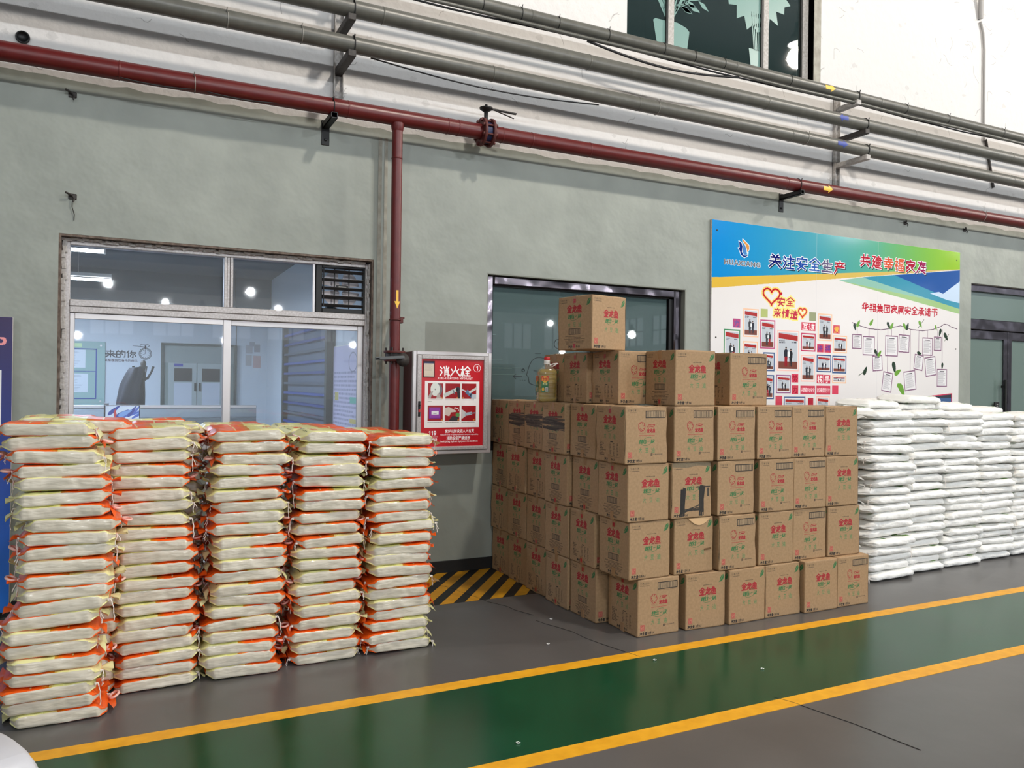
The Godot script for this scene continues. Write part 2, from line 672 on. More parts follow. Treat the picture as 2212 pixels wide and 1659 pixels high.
func materials():
	var m := plain(C(252, 252, 252), 0.85)
	m.albedo_texture = plaster(false)
	m.heightmap_enabled = true
	m.heightmap_texture = plaster(true)
	m.heightmap_scale = 0.5
	M.white_wall = tri(m, 0.38)
	m = mottled(C(134, 139, 131), C(152, 157, 148), 0.42, 0.008, 0.35, 11)
	m.heightmap_enabled = true
	m.heightmap_texture = noise(0.02, Color.BLACK, Color.WHITE, 12)
	m.heightmap_scale = 0.45
	M.grey_wall = m
	M.grey_patch = mottled(C(118, 121, 112), C(132, 135, 126), 0.5, 0.01, 0.5, 13)
	M.brown = mottled(C(74, 62, 54), C(128, 112, 100), 0.8, 0.03, 1.2, 14)
	M.strip = mottled(C(128, 124, 112), C(168, 166, 154), 0.6, 0.02, 0.8, 15)
	m = mottled(C(84, 82, 81), C(99, 97, 96), 0.3, 0.006, 0.25, 16)
	m.roughness = 0.28
	m.heightmap_enabled = true
	m.heightmap_texture = noise(0.012, Color.BLACK, Color.WHITE, 17)
	m.heightmap_scale = 0.12
	M.floor = m
	m = mottled(C(8, 62, 38), C(18, 78, 50), 0.3, 0.008, 0.3, 18)
	m.roughness = 0.2
	m.heightmap_enabled = true
	m.heightmap_texture = m.albedo_texture
	m.heightmap_scale = 0.1
	M.green = m
	M.yellow = mottled(C(226, 158, 16), C(246, 180, 36), 0.45, 0.02, 1.0, 19)
	M.hazard_yellow = mottled(C(200, 140, 18), C(228, 165, 36), 0.45, 0.02, 1.0, 20)
	M.black_paint = mottled(C(24, 24, 24), C(40, 39, 38), 0.45, 0.02, 1.0, 21)
	M.crack = plain(C(52, 49, 46), 0.9)
	M.black = plain(C(14, 14, 15), 0.5)
	M.ceiling = plain(C(96, 102, 108), 0.8)
	M.steel_grey = plain(C(110, 118, 124), 0.6)
	M.hall_wall = plain(C(196, 200, 202), 0.8)
	M.alu = plain(C(205, 200, 200), 0.32, 0.55)
	M.alu_dull = mottled(C(168, 162, 160), C(206, 202, 202), 0.45, 0.05, 2.0, 22, 0.35)
	m = plain(C(104, 98, 104), 0.14, 1.0)
	m.heightmap_enabled = true
	m.heightmap_texture = noise(0.01, Color.BLACK, Color.WHITE, 23, 256, 2)
	m.heightmap_scale = 0.5
	M.chrome = tri(m, 1.2)
	M.glass = pane(C(235, 242, 245), 0.05)
	M.film_glass = pane(C(92, 112, 112), 0.55)
	M.dark_glass = pane(C(40, 58, 58), 0.45)
	M.frosted = pane(C(112, 130, 124), 0.85, 0.1)
	M.film = plain(C(112, 146, 140), 0.35)
	M.red_pipe = mottled(C(84, 18, 18), C(100, 26, 25), 0.36, 0.02, 1.0, 24)
	M.red_dark = mottled(C(58, 20, 18), C(110, 44, 38), 0.6, 0.05, 2.0, 25)
	M.grey_pipe = mottled(C(84, 84, 78), C(104, 103, 96), 0.36, 0.02, 1.0, 26)
	M.cable = plain(C(22, 22, 24), 0.5)
	M.conduit = plain(C(150, 148, 146), 0.5)
	M.iron = mottled(C(30, 27, 26), C(62, 56, 52), 0.6, 0.04, 2.0, 27)
	M.channel = mottled(C(150, 144, 138), C(196, 194, 192), 0.6, 0.04, 1.5, 28)
	M.wire = plain(C(150, 148, 142), 0.5, 0.4)
	M.arrow_yellow = plain(C(236, 190, 70), 0.5)
	M.arrow_blue = plain(C(36, 62, 150), 0.5)
	M.blue_iron = plain(C(34, 40, 78), 0.5)
	M.dark_red = plain(C(84, 20, 24), 0.5)
	M.white_plastic = plain(C(236, 234, 230), 0.4)
	M.string = plain(C(236, 226, 218), 0.7)
	M.pink = plain(C(240, 190, 178), 0.45)

# ---------- the hall ----------
func cells(st: SurfaceTool, xs: Array, ys: Array, holes: Array, z0: float, z1: float):
	for i in xs.size() - 1:
		for j in ys.size() - 1:
			var mx: float = (xs[i] + xs[i + 1]) / 2.0
			var my: float = (ys[j] + ys[j + 1]) / 2.0
			var open := false
			for h in holes:
				if mx > h[0] and mx < h[2] and my > h[1] and my < h[3]:
					open = true
			if not open:
				bxx(st, xs[i], ys[j], z0, xs[i + 1], ys[j + 1], z1)

func building():
	var holes := [[-0.40, 1.0, 1.76, 2.53], [2.742, 1.02, 4.848, 2.5], [9.155, 0.0, 11.7, 2.86], [4.13, 4.72, 6.5, 7.0]]
	var st := begin()
	cells(st, [-14.0, -0.40, 1.76, 2.742, 4.13, 4.848, 6.5, 9.155, 11.7, 45.0], [0.0, 1.0, 1.02, 2.5, 2.53, 2.86, 4.72, 7.0, 9.6], holes, -0.24, -0.004)
	var wall := struct("wall_back", st, M.white_wall)
	st = begin()
	cells(st, [-14.0, -0.40, 1.76, 2.742, 4.848, 9.155, 11.7, 45.0], [0.0, 1.0, 1.02, 2.5, 2.53, 2.86, 3.4], holes, -0.004, 0.0)
	var edge := PackedVector2Array([Vector2(-14, 3.4)])
	var r := RandomNumberGenerator.new()
	r.seed = 3
	var x := -14.0
	edge = PackedVector2Array()
	while x < 16.0:
		edge.append(Vector2(x, 3.565 + r.randf_range(-0.012, 0.012)))
		x += 0.3 if x < -2 or x > 11 else 0.1
	edge.append(Vector2(45, 3.56))
	for k in edge.size() - 1:
		slab(st, PackedVector2Array([Vector2(edge[k].x, 3.4), Vector2(edge[k + 1].x, 3.4), edge[k + 1], edge[k]]), at(Vector3(0, 0, -0.004)), 0.004)
	obj("grey_paint", st, M.grey_wall, wall)
	obj("paint_patch", box(2.2, 1.8, 0.0, 2.74, 2.06, 0.0015), M.grey_patch, wall)
	obj("old_paint_strip", box(1.786, 1.0, 0.0, 1.815, 3.5, 0.003), M.strip, wall)
	obj("old_paint_strip", box(1.835, 1.0, 0.0, 1.862, 3.5, 0.003), M.strip, wall)
	# floor
	var floor_ := struct("floor", box(-14, -0.2, -0.24, 45, 0, 70), M.floor)
	obj("walkway", box(-14, 0, 2.345, 45, 0.0015, 3.128), M.green, floor_)
	obj("yellow_line", box(-14, 0, 2.25, 45, 0.002, 2.345), M.yellow, floor_)
	obj("yellow_line", box(-14, 0, 3.128, 45, 0.002, 3.224), M.yellow, floor_)
	obj("hazard_ground", box(0.2, 0, 0.0, 3.4, 0.0012, 0.876), M.black_paint, floor_)
	var zone := PackedVector2Array([Vector2(0.2, 0), Vector2(3.4, 0), Vector2(3.4, -0.876), Vector2(0.2, -0.876)])
	for k in 22:
		var a := 1.976 - 2.5 + k * 0.195
		for p in Geometry2D.intersect_polygons(zone, PackedVector2Array([Vector2(a, -0.876), Vector2(a + 0.103, -0.876), Vector2(a + 0.803, 0), Vector2(a + 0.70, 0)])):
			st = begin()
			slab(st, p, Transform3D(Basis(Vector3(1, 0, 0), Vector3(0, 0, -1), Vector3(0, 1, 0)), Vector3(0, 0.0012, 0)), 0.001)
			obj("hazard_stripe", st, M.hazard_yellow, floor_)
	var cracks := [[[2.2, 0.36], [2.26, 0.5], [2.28, 0.62], [2.33, 0.8], [2.36, 0.95], [2.43, 1.1], [2.44, 1.2], [2.5, 1.36]], [[2.46, 1.47], [2.48, 1.56], [2.52, 1.66], [2.56, 1.78], [2.57, 1.92], [2.6, 2.05], [2.63, 2.16], [2.68, 2.33]], [[2.95, 3.1], [2.99, 3.2], [3.02, 3.34], [3.06, 3.5], [3.08, 3.66], [3.1, 3.8]], [[0.9, 3.32], [1.0, 3.36], [1.15, 3.37]]]
	st = begin()
	for c in cracks:
		for k in c.size() - 1:
			bar(st, Vector2(c[k][0], -c[k][1]), Vector2(c[k + 1][0], -c[k + 1][1]), r.randf_range(0.0015, 0.005), Transform3D(Basis(Vector3(1, 0, 0), Vector3(0, 0, -1), Vector3(0, 1, 0)), Vector3(0, 0.0004, 0)), 0.0022)
	obj("crack", st, M.crack, floor_)
	st = begin()
	for s in [[-14.0, 9.155], [11.7, 45.0]]:
		bxx(st, s[0], 0, 0, s[1], 0.1, 0.012, 0.003)
	struct("baseboard_back", st, M.black)
	# the rest of the hall, as it shows in the glass and the glossy paint
	struct("wall_left", box(-14.2, 0, -0.24, -14, 9.6, 70), M.hall_wall)
	st = begin()
	var zs := []
	for k in 15:
		zs.append(-0.24 + k * 70.24 / 14.0)
	for k in 14:
		bxx(st, 45, 0, zs[k], 45.2, 5.6, zs[k + 1])
		bxx(st, 45, 8.3, zs[k], 45.2, 9.6, zs[k + 1])
		bxx(st, 45, 5.6, zs[k], 45.2, 8.3, zs[k] + 1.4)
	struct("wall_right", st, M.hall_wall)
	st = begin()
	for k in 12:
		var x0 := -14.0 + k * 59.0 / 12.0
		var x1 := x0 + 59.0 / 12.0
		bxx(st, x0, 0, 70, x1, 5.6, 70.2)
		bxx(st, x0, 8.3, 70, x1, 9.6, 70.2)
		bxx(st, x0, 5.6, 70, x0 + 1.5, 8.3, 70.2)
	struct("wall_front", st, M.hall_wall)
	struct("ceiling", box(-14.2, 9.6, -0.24, 45.2, 9.8, 70.2), M.ceiling)
	st = begin()
	for k in 10:
		var z := 3.5 + k * 7.0
		bxx(st, -14, 9.05, z - 0.12, 45, 9.15, z + 0.12)
		bxx(st, -14, 9.15, z - 0.03, 45, 9.6, z + 0.03)
	struct("trim_roof_beams", st, M.steel_grey)
	for wx in 2:
		st = begin()
		for k in (14 if wx == 0 else 12):
			for j in 4:
				if wx == 0:
					var z0: float = zs[k] + 1.4
					var z1: float = zs[k + 1]
					var zz := z0 + (z1 - z0) * j / 3.0
					bxx(st, 45.05, 5.6, zz - 0.05, 45.15, 8.3, zz + 0.05)
					if j == 1:
						bxx(st, 45.05, 6.9, z0, 45.15, 7.0, z1)
				else:
					var x0 := -14.0 + k * 59.0 / 12.0 + 1.5
					var x1 := -14.0 + (k + 1) * 59.0 / 12.0
					var xx := x0 + (x1 - x0) * j / 3.0
					bxx(st, xx - 0.05, 5.6, 70.05, xx + 0.05, 8.3, 70.15)
		struct("window_%d" % (4 + wx), st, M.steel_grey)

func lamps():
	var hb := begin()
	lathe(hb, [[0.21, 0.0], [0.22, 0.02], [0.17, 0.16], [0.09, 0.24], [0.08, 0.42], [0.0, 0.43]], 20)
	var housing := done(hb)
	hb = begin()
	lathe(hb, [[0.0, -0.005], [0.2, 0.0], [0.2, 0.01], [0.0, 0.012]], 20)
	var lens := done(hb)
	hb = begin()
	tube(hb, [Vector3(0, 0.42, 0), Vector3(0, 1.4, 0)], 0.012, 6)
	var rod := done(hb)
	var lit := glow(C(255, 253, 248), 30.0)
	var n := 0
	var warm := Color(1.0, 0.96, 0.91)
	var cool := Color(0.965, 0.985, 1.0)
	# depth, height, energy, first x, spacing, count, colour
	for row in [[4.9, 8.2, 44.0, 3.6, 8.0, 4, warm], [15.0, 8.2, 50.0, -7.0, 8.0, 6, cool], [52.0, 8.2, 40.0, -10.0, 9.0, 6, cool], [64.0, 8.2, 40.0, -6.0, 9.0, 6, cool], [36.0, 5.2, 12.0, -9.5, 13.0, 4, cool], [58.0, 5.0, 16.0, -3.0, 10.0, 5, cool]]:
		for k in row[5]:
			var p := Vector3(row[3] + k * row[4], row[1], row[0])
			var o := thing("high_bay_lamp", "high bay lamp hung from the hall roof", "lamp", p, 0.0, "high bay lamps")
			put("housing", housing, M.steel_grey, o)
			put("rod", rod, M.steel_grey, o).scale = Vector3(1, (9.6 - p.y) / 1.4, 1)
			put("lens", lens, lit, o)
			var l := OmniLight3D.new()
			l.name = "lamp_light"
			l.light_energy = row[2]
			l.light_color = row[6]
			l.light_size = 0.2
			l.omni_range = 120
			l.omni_attenuation = 2.0
			l.shadow_enabled = true
			o.add_child(l)
			l.position = Vector3(0, -0.25, 0)
			n += 1
func wall_fittings():
	# window 1: aluminium window of the office
	var st := begin()
	frame4(st, -0.40, 1.0, 1.76, 2.53, 0.015, 0.015, 0.015, 0.015, -0.24, -0.002)
	struct("trim_window_reveal", st, M.brown)
	# ragged putty left round the frame
	var r := RandomNumberGenerator.new()
	r.seed = 8
	st = begin()
	for k in 60:
		var x := -0.38 + k * 0.035
		bx(st, Vector3(x, 2.505 + r.randf_range(-0.006, 0.006), -0.062), Vector3(0.05, 0.02, r.randf_range(0.01, 0.03)), 0.004, Basis(Vector3(0, 0, 1), r.randf_range(-0.2, 0.2)))
	for k in 40:
		bx(st, Vector3(-0.372 + r.randf_range(-0.008, 0.006), 1.03 + k * 0.037, -0.062), Vector3(0.028, 0.05, r.randf_range(0.008, 0.03)), 0.004, Basis(Vector3(0, 0, 1), r.randf_range(-0.2, 0.2)))
		bx(st, Vector3(1.737 + r.randf_range(-0.006, 0.008), 1.03 + k * 0.037, -0.062), Vector3(0.02, 0.05, r.randf_range(0.008, 0.03)), 0.004, Basis(Vector3(0, 0, 1), r.randf_range(-0.2, 0.2)))
	struct("trim_window_putty", st, M.channel)
	var w := Node3D.new()
	w.name = "window_1"
	w.set_meta("kind", "structure")
	add_child(w)
	st = begin()
	frame4(st, -0.385, 1.015, 1.745, 2.5, 0.05, 0.03, 0.045, 0.03, -0.16, -0.075, 0.004)
	bxx(st, -0.335, 2.055, -0.15, 1.715, 2.1, -0.068, 0.004)
	bxx(st, -0.335, 2.01, -0.15, 1.715, 2.054, -0.073, 0.004)
	bxx(st, 0.655, 2.1, -0.15, 0.676, 2.47, -0.077, 0.003)
	bxx(st, 0.677, 2.1, -0.15, 0.697, 2.47, -0.085, 0.003)
	bxx(st, 0.698, 2.1, -0.15, 0.718, 2.47, -0.077, 0.003)
	obj("frame", st, M.alu_dull, w)
	for s in [[-0.334, 0.71, -0.1, 0.03, 0.055], [0.652, 1.714, -0.13, 0.05, 0.045]]:
		st = begin()
		frame4(st, s[0], 1.061, s[1], 2.009, s[3], s[4], 0.05, 0.04, s[2] - 0.011, s[2] + 0.011, 0.003)
		var sash := obj("sash", st, M.alu, w)
		obj("pane", box(s[0] + 0.02, 1.1, s[2] - 0.0025, s[1] - 0.02, 1.99, s[2] + 0.0025), M.glass, sash)
	obj("pane", box(-0.34, 2.1, -0.1125, 0.656, 2.475, -0.1075), M.glass, w)
	obj("pane", box(0.716, 2.1, -0.1125, 1.315, 2.475, -0.1075), M.glass, w)
	obj("glazing_bar", box(1.305, 2.1, -0.125, 1.322, 2.475, -0.09, 0.002), M.alu, w)
	# exhaust fan set in the upper right light
	var f := thing("exhaust_fan", "black louvred exhaust fan in the upper right of the office window", "fan", Vector3(1.325, 2.1, -0.1))
	st = begin()
	frame4(st, 0.0, 0.0, 0.389, 0.369, 0.05, 0.015, 0.035, 0.02, -0.03, 0.02, 0.004)
	obj("frame", st, M.black, f)
	st = begin()
	tube(st, [Vector3(0.058, 0.045, 0.03), Vector3(0.058, 0.35, 0.03), Vector3(0.375, 0.36, 0.03)], 0.006, 8)
	obj("rail", st, M.cable, f)
	for k in 5:
		st = begin()
		bx(st, Vector3(0.212, 0.06 + k * 0.066, 0.012), Vector3(0.325, 0.026, 0.006), 0.002, Basis(Vector3(1, 0, 0), 0.5))
		obj("slat", st, M.cable, f)
	st = begin()
	bxx(st, 0.15, 0.04, -0.02, 0.158, 0.35, -0.014)
	bxx(st, 0.265, 0.04, -0.02, 0.273, 0.35, -0.014)
	bxx(st, 0.05, 0.11, -0.02, 0.375, 0.116, -0.014)
	bxx(st, 0.05, 0.25, -0.02, 0.375, 0.256, -0.014)
	obj("guard", st, M.black, f)
	st = begin()
	bxx(st, 0.165, 0.182, -0.012, 0.26, 0.222, -0.004, 0.003)
	obj("motor_plate", st, M.black, f)
	st = begin()
	bxx(st, 0.182, 0.192, -0.004, 0.245, 0.214, -0.001, 0.002)
	obj("badge", st, M.wire, f)
	for k in 4:
		st = begin()
		var p := PackedVector2Array()
		for j in 9:
			var a := k * TAU / 4.0 + 0.2 + j * 0.15
			p.append(Vector2(cos(a), sin(a)) * 0.155)
		p.append(Vector2(cos(k * TAU / 4.0 + 1.3), sin(k * TAU / 4.0 + 1.3)) * 0.03)
		p.append(Vector2(cos(k * TAU / 4.0 + 0.3), sin(k * TAU / 4.0 + 0.3)) * 0.03)
		slab(st, p, Transform3D(Basis(Vector3(0, 1, 0), 0.06), Vector3(0.212, 0.2, -0.06)), 0.003)
		obj("blade", st, plain(C(176, 172, 178), 0.4), f)
	# window 2: dark steel frame, filmed glass
	w = Node3D.new()
	w.name = "window_2"
	w.set_meta("kind", "structure")
	add_child(w)
	st = begin()
	frame4(st, 2.742, 1.02, 4.848, 2.5, 0.01, 0.01, 0.01, 0.01, -0.2, -0.001)
	obj("reveal", st, M.grey_patch, w)
	st = begin()
	frame4(st, 2.752, 1.03, 4.838, 2.49, 0.078, 0.083, 0.09, 0.08, -0.14, -0.05, 0.012)
	obj("frame", st, M.chrome, w)
	st = begin()
	bxx(st, 2.742, 1.0, -0.2, 4.848, 1.12, 0.012, 0.004)
	obj("sill", st, M.black, w)
	st = begin()
	bxx(st, 2.826, 1.12, -0.135, 2.834, 2.412, -0.085)
	bxx(st, 4.715, 1.12, -0.135, 4.757, 2.412, -0.085)
	bxx(st, 2.83, 2.404, -0.135, 4.757, 2.412, -0.085)
	obj("gasket", st, M.black, w)
	obj("pane", box(2.834, 1.12, -0.112, 4.7, 2.404, -0.106), M.film_glass, w)
	# line drawing on the film
	var xf := at(Vector3(0, 0, -0.106))
	st = begin()
	var head := [[3.281, 1.47], [3.278, 1.555], [3.24, 1.562], [3.214, 1.572], [3.206, 1.6], [3.203, 1.625], [3.196, 1.636], [3.183, 1.645], [3.196, 1.68], [3.211, 1.727], [3.235, 1.77], [3.27, 1.795], [3.306, 1.803], [3.365, 1.797], [3.43, 1.77], [3.48, 1.71], [3.49, 1.64], [3.46, 1.56], [3.44, 1.47]]
	for k in head.size() - 1:
		bar(st, Vector2(head[k][0], head[k][1]), Vector2(head[k + 1][0], head[k + 1][1]), 0.005, xf, 0.001)
	for s in [[3.056, 1.631, 3.136, 1.63], [3.056, 1.631, 3.078, 1.65], [3.056, 1.631, 3.078, 1.612], [3.255, 1.684, 3.284, 1.684], [3.267, 1.839, 3.323, 1.841], [3.509, 2.012, 3.557, 2.013], [3.509, 2.012, 3.508, 1.98], [3.499, 1.945, 3.502, 1.925], [3.502, 1.925, 3.52, 1.935], [3.53, 1.9, 3.56, 1.9], [3.505, 1.88, 3.505, 1.865]]:
		bar(st, Vector2(s[0], s[1]), Vector2(s[2], s[3]), 0.005, xf, 0.001)
	for c in [[3.151, 1.685, 0.013], [3.503, 1.929, 0.042]]:
		for k in 16:
			bar(st, Vector2(c[0] + cos(TAU * k / 16) * c[2], c[1] + sin(TAU * k / 16) * c[2]), Vector2(c[0] + cos(TAU * (k + 1) / 16) * c[2], c[1] + sin(TAU * (k + 1) / 16) * c[2]), 0.005, xf, 0.001)
	for k in 3:
		bar(st, Vector2(3.122 + k * 0.022, 1.598), Vector2(3.126 + k * 0.022, 1.598), 0.005, xf, 0.001)
	obj("line_drawing", st, M.cable, w)
	st = begin()
	for s in [[2.84, 1.99, 2.88], [2.84, 1.77, 2.95], [2.85, 1.7, 3.04], [2.84, 1.645, 3.2], [3.05, 1.705, 3.12]]:
		bar(st, Vector2(s[0], s[1]), Vector2(s[2], s[1]), 0.003, xf, 0.001)
	obj("white_lines", st, M.frosted, w)
	room("meeting_room", 2.3, 0.0, -3.4, 5.4, 3.2, C(92, 104, 112))
	# window 3: upstairs, frosted plants on dark glass
	w = Node3D.new()
	w.name = "window_3"
	w.set_meta("kind", "structure")
	add_child(w)
	st = begin()
	frame4(st, 4.13, 4.72, 6.5, 7.0, 0.03, 0.08, 0.06, 0.06, -0.15, -0.075, 0.003)
	bxx(st, 4.66, 4.78, -0.15, 4.73, 6.94, -0.08, 0.003)
	bxx(st, 5.875, 4.78, -0.15, 5.945, 6.94, -0.08, 0.003)
	obj("frame", st, M.channel, w)
	st = begin()
	for x in [4.64, 5.85, 6.405]:
		bxx(st, x, 4.78, -0.14, x + 0.022, 7.0, -0.085)
	obj("gasket", st, M.black, w)
	for s in [[4.16, 4.645], [4.73, 5.85], [5.945, 6.405]]:
		obj("pane", box(s[0], 4.78, -0.113, s[1], 7.0, -0.107), M.dark_glass, w)
	plant_film(w)
	st = begin()
	bxx(st, 6.5, 4.72, -0.24, 6.6, 7.0, 0.004, 0.002)
	obj("reveal", st, M.grey_patch if false else M.strip, w)
	room("upper_room", 3.6, 4.3, -4.0, 7.2, 7.6, C(44, 54, 56))
	# glass door on the right
	w = Node3D.new()
	w.name = "door_1"
	w.set_meta("kind", "structure")
	add_child(w)
	st = begin()
	frame4(st, 9.156, 0.0, 11.699, 2.859, 0.024, 0.03, 0.004, 0.08, -0.16, -0.06, 0.002)
	bxx(st, 9.18, 2.31, -0.16, 11.669, 2.44, -0.06, 0.006)
	obj("frame", st, M.chrome, w)
	obj("pane", box(9.18, 2.44, -0.112, 11.67, 2.78, -0.106), M.frosted, w)
	for s in [[9.18, 10.02], [10.03, 10.86], [10.87, 11.67]]:
		st = begin()
		frame4(st, s[0], 0.02, s[1], 2.305, 0.075 if s[0] > 9.5 else 0.03, 0.075, 0.12, 0.105, -0.135, -0.085, 0.004)
		var leaf_ := obj("leaf", st, M.chrome, w)
		obj("pane", box(s[0] + 0.02, 0.1, -0.112, s[1] - 0.03, 2.22, -0.106), M.frosted, leaf_)
		if s[0] < 9.5:
			obj("lock_plate", box(9.745, 1.26, -0.084, 9.835, 1.42, -0.066, 0.004), M.black, leaf_)
			st = begin()
			for j in 4:
				bxx(st, 9.775, 1.31 + j * 0.025, -0.066, 9.805, 1.32 + j * 0.025, -0.0645)
			obj("keypad_print", st, M.conduit, leaf_)
			st = begin()
			tube(st, [Vector3(9.91, 0.6, -0.04), Vector3(9.91, 1.7, -0.04)], 0.016, 10)
			bxx(st, 9.9, 0.7, -0.09, 9.92, 0.73, -0.04)
			bxx(st, 9.9, 1.6, -0.09, 9.92, 1.63, -0.04)
			obj("handle", st, M.black, leaf_)
	room("entrance_room", 8.8, 0.0, -3.4, 12.2, 3.2, C(150, 160, 154))
	# small wall things
	for q in [[-0.33, 3.465], [-0.322, 2.781], [7.959, 3.458], [9.011, 3.483]]:
		st = begin()
		var a := Vector3(q[0], q[1], 0.0)
		tube(st, [a + Vector3(0, 0, -0.01), a + Vector3(-0.012, 0.008, 0.03), a + Vector3(-0.04, 0.018, 0.045)], 0.007, 8)
		tube(st, [a + Vector3(0.0, 0.0, 0.02), a + Vector3(0.012, -0.02, 0.03), a + Vector3(0.004, -0.04, 0.03)], 0.006, 8)
		bx(st, a + Vector3(0, 0, 0.002), Vector3(0.05, 0.04, 0.012), 0.004)
		var hook := obj("wall_hook", st, M.iron)
		tag(hook, ["bent iron hook just below the red pipe, high above the office window", "bent iron hook with a dangling wire on the grey wall above the office window", "iron hook on the grey wall above the blue and white notice board", "iron hook on the grey wall above the gap between notice board and glass door"][int(q[0] > -0.325) + int(q[0] > 1.0) + int(q[0] > 8.5)], "hook")
		if q[1] < 3:
			var s2 := begin()
			tube(s2, [a + Vector3(0.0, -0.03, 0.02), a + Vector3(-0.002, -0.07, 0.014), a + Vector3(0.012, -0.12, 0.01), a + Vector3(0.01, -0.16, 0.008)], 0.003, 6)
			obj("dangling_wire", s2, M.iron, hook)
	st = begin()
	lathe(st, [[0.03, 0.0], [0.042, 0.002], [0.042, 0.012], [0.034, 0.02], [0.034, 0.004], [0.0, 0.004]], 18, along_z(Vector3(-0.62, 3.79, 0.0)))
	tag(obj("pipe_stub", st, M.black), "black round pipe stub in the white wall just above the red pipe", "pipe stub")

func room(name_: String, x0: float, y0: float, z0: float, x1: float, y1: float, c: Color):
	var st := begin()
	bxx(st, x0, y0, z0 - 0.1, x1, y1, z0)
	bxx(st, x0 - 0.1, y0, z0, x0, y1, -0.24)
	bxx(st, x1, y0, z0, x1 + 0.1, y1, -0.24)
	bxx(st, x0 - 0.1, y1, z0, x1 + 0.1, y1 + 0.1, -0.24)
	bxx(st, x0 - 0.1, y0 - 0.1, z0, x1 + 0.1, y0, -0.24)
	struct("wall_" + name_, st, plain(c, 0.8))

# frosted film cut-outs of potted plants
func plant_film(w: Node3D):
	var r := RandomNumberGenerator.new()
	r.seed = 21
	var z := -0.1065
	var st := begin()
	slab(st, PackedVector2Array([Vector2(4.5, 5.07), Vector2(4.525, 5.09), Vector2(4.64, 5.09), Vector2(4.64, 4.79), Vector2(4.56, 4.79)]), at(Vector3(0, 0, z)), 0.001)
	slab(st, PackedVector2Array([Vector2(4.735, 5.1), Vector2(4.79, 5.1), Vector2(4.9, 5.07), Vector2(4.935, 5.04), Vector2(4.9, 4.79), Vector2(4.735, 4.79)]), at(Vector3(0, 0, z)), 0.001)
	for k in 16:
		var a := r.randf_range(-1.2, 1.2)
		var l := r.randf_range(0.35, 0.75)
		var b := Vector2(r.randf_range(4.66, 4.72), 5.08)
		var mid := b + Vector2(sin(a * 0.45), cos(a * 0.45)) * l * 0.55
		var tip := mid + Vector2(sin(a * 1.25), cos(a * 1.25)) * l * 0.45
		var n := (tip - b).normalized().orthogonal() * 0.012
		if tip.x < 4.6 or b.x > 4.69:
			slab(st, PackedVector2Array([b - n, mid - n * 1.3, tip, mid + n * 1.3, b + n]), at(Vector3(0, 0, z)), 0.001)
			for j in 3:
				var c := mid.lerp(tip, 0.2 + j * 0.3)
				var d := (tip - mid).rotated(0.7 if j % 2 else -0.7).normalized() * 0.16
				var e := d.orthogonal() * 0.16
				slab(st, PackedVector2Array([c, c + d * 0.5 + e, c + d, c + d * 0.5 - e]), at(Vector3(0, 0, z)), 0.001)
	obj("palm_film", st, M.film, w)
	st = begin()
	slab(st, PackedVector2Array([Vector2(5.70, 5.04), Vector2(5.85, 5.04), Vector2(5.85, 4.79), Vector2(5.74, 4.79)]), at(Vector3(0, 0, z)), 0.001)
	for k in 5:
		var x := 5.765 + k * 0.018
		slab(st, PackedVector2Array([Vector2(x, 5.03), Vector2(x + 0.012, 5.03), Vector2(x - 0.03 + k * 0.012, 5.42), Vector2(x - 0.04 + k * 0.012, 5.42)]), at(Vector3(0, 0, z)), 0.001)
	for half in [[5.2, 5.85], [5.948, 6.3]]:
		var p := PackedVector2Array()
		var n := 46
		for k in n:
			var t := TAU * k / n
			var rad := r.randf_range(0.92, 1.0) if k % 2 else r.randf_range(0.72, 0.92)
			var c := Vector2(5.78 + cos(t) * 0.55 * rad, 5.78 + sin(t) * 0.62 * rad * (1.0 if sin(t) > 0 else 1.0 - 0.25 * absf(cos(t))))
			p.append(c)
		for q in Geometry2D.intersect_polygons(p, PackedVector2Array([Vector2(half[0], 4.9), Vector2(half[1], 4.9), Vector2(half[1], 6.9), Vector2(half[0], 6.9)])):
			slab(st, q, at(Vector3(0, 0, z)), 0.001)
	obj("tree_film", st, M.film, w)

# ---------- pipes ----------
func straight_pipe(o: Node3D, a: Vector3, b: Vector3, rad: float, m: Material, joints: Array, vertical := false):
	var st := begin()
	tube(st, [a, b], rad, 24)
	obj("pipe", st, m, o)
	for j in joints:
		st = begin()
		if vertical:
			lathe(st, [[rad, -0.006], [rad + 0.0025, -0.004], [rad + 0.0025, 0.004], [rad, 0.006]], 24, at(Vector3(a.x, j, a.z)))
		else:
			lathe(st, [[rad, -0.006], [rad + 0.0025, -0.004], [rad + 0.0025, 0.004], [rad, 0.006]], 24, along_x(Vector3(j, a.y, a.z)))
		obj("weld_bead", st, m, o)

func wire_loop(o: Node3D, x: float, c: Vector3, rad: float, m: Material, name_ := "wire_tie", thick := 0.003):
	var pts := []
	for k in 19:
		var a := TAU * k / 18.0 + 1.2
		pts.append(Vector3(x + 0.006 * sin(a * 0.5), c.y + cos(a) * (rad + thick * 0.6), c.z + sin(a) * (rad + thick * 0.6)))
	pts.append(pts[-1] + Vector3(0.0, 0.03, 0.014))
	var st := begin()
	tube(st, pts, thick, 6)
	obj(name_, st, m, o)

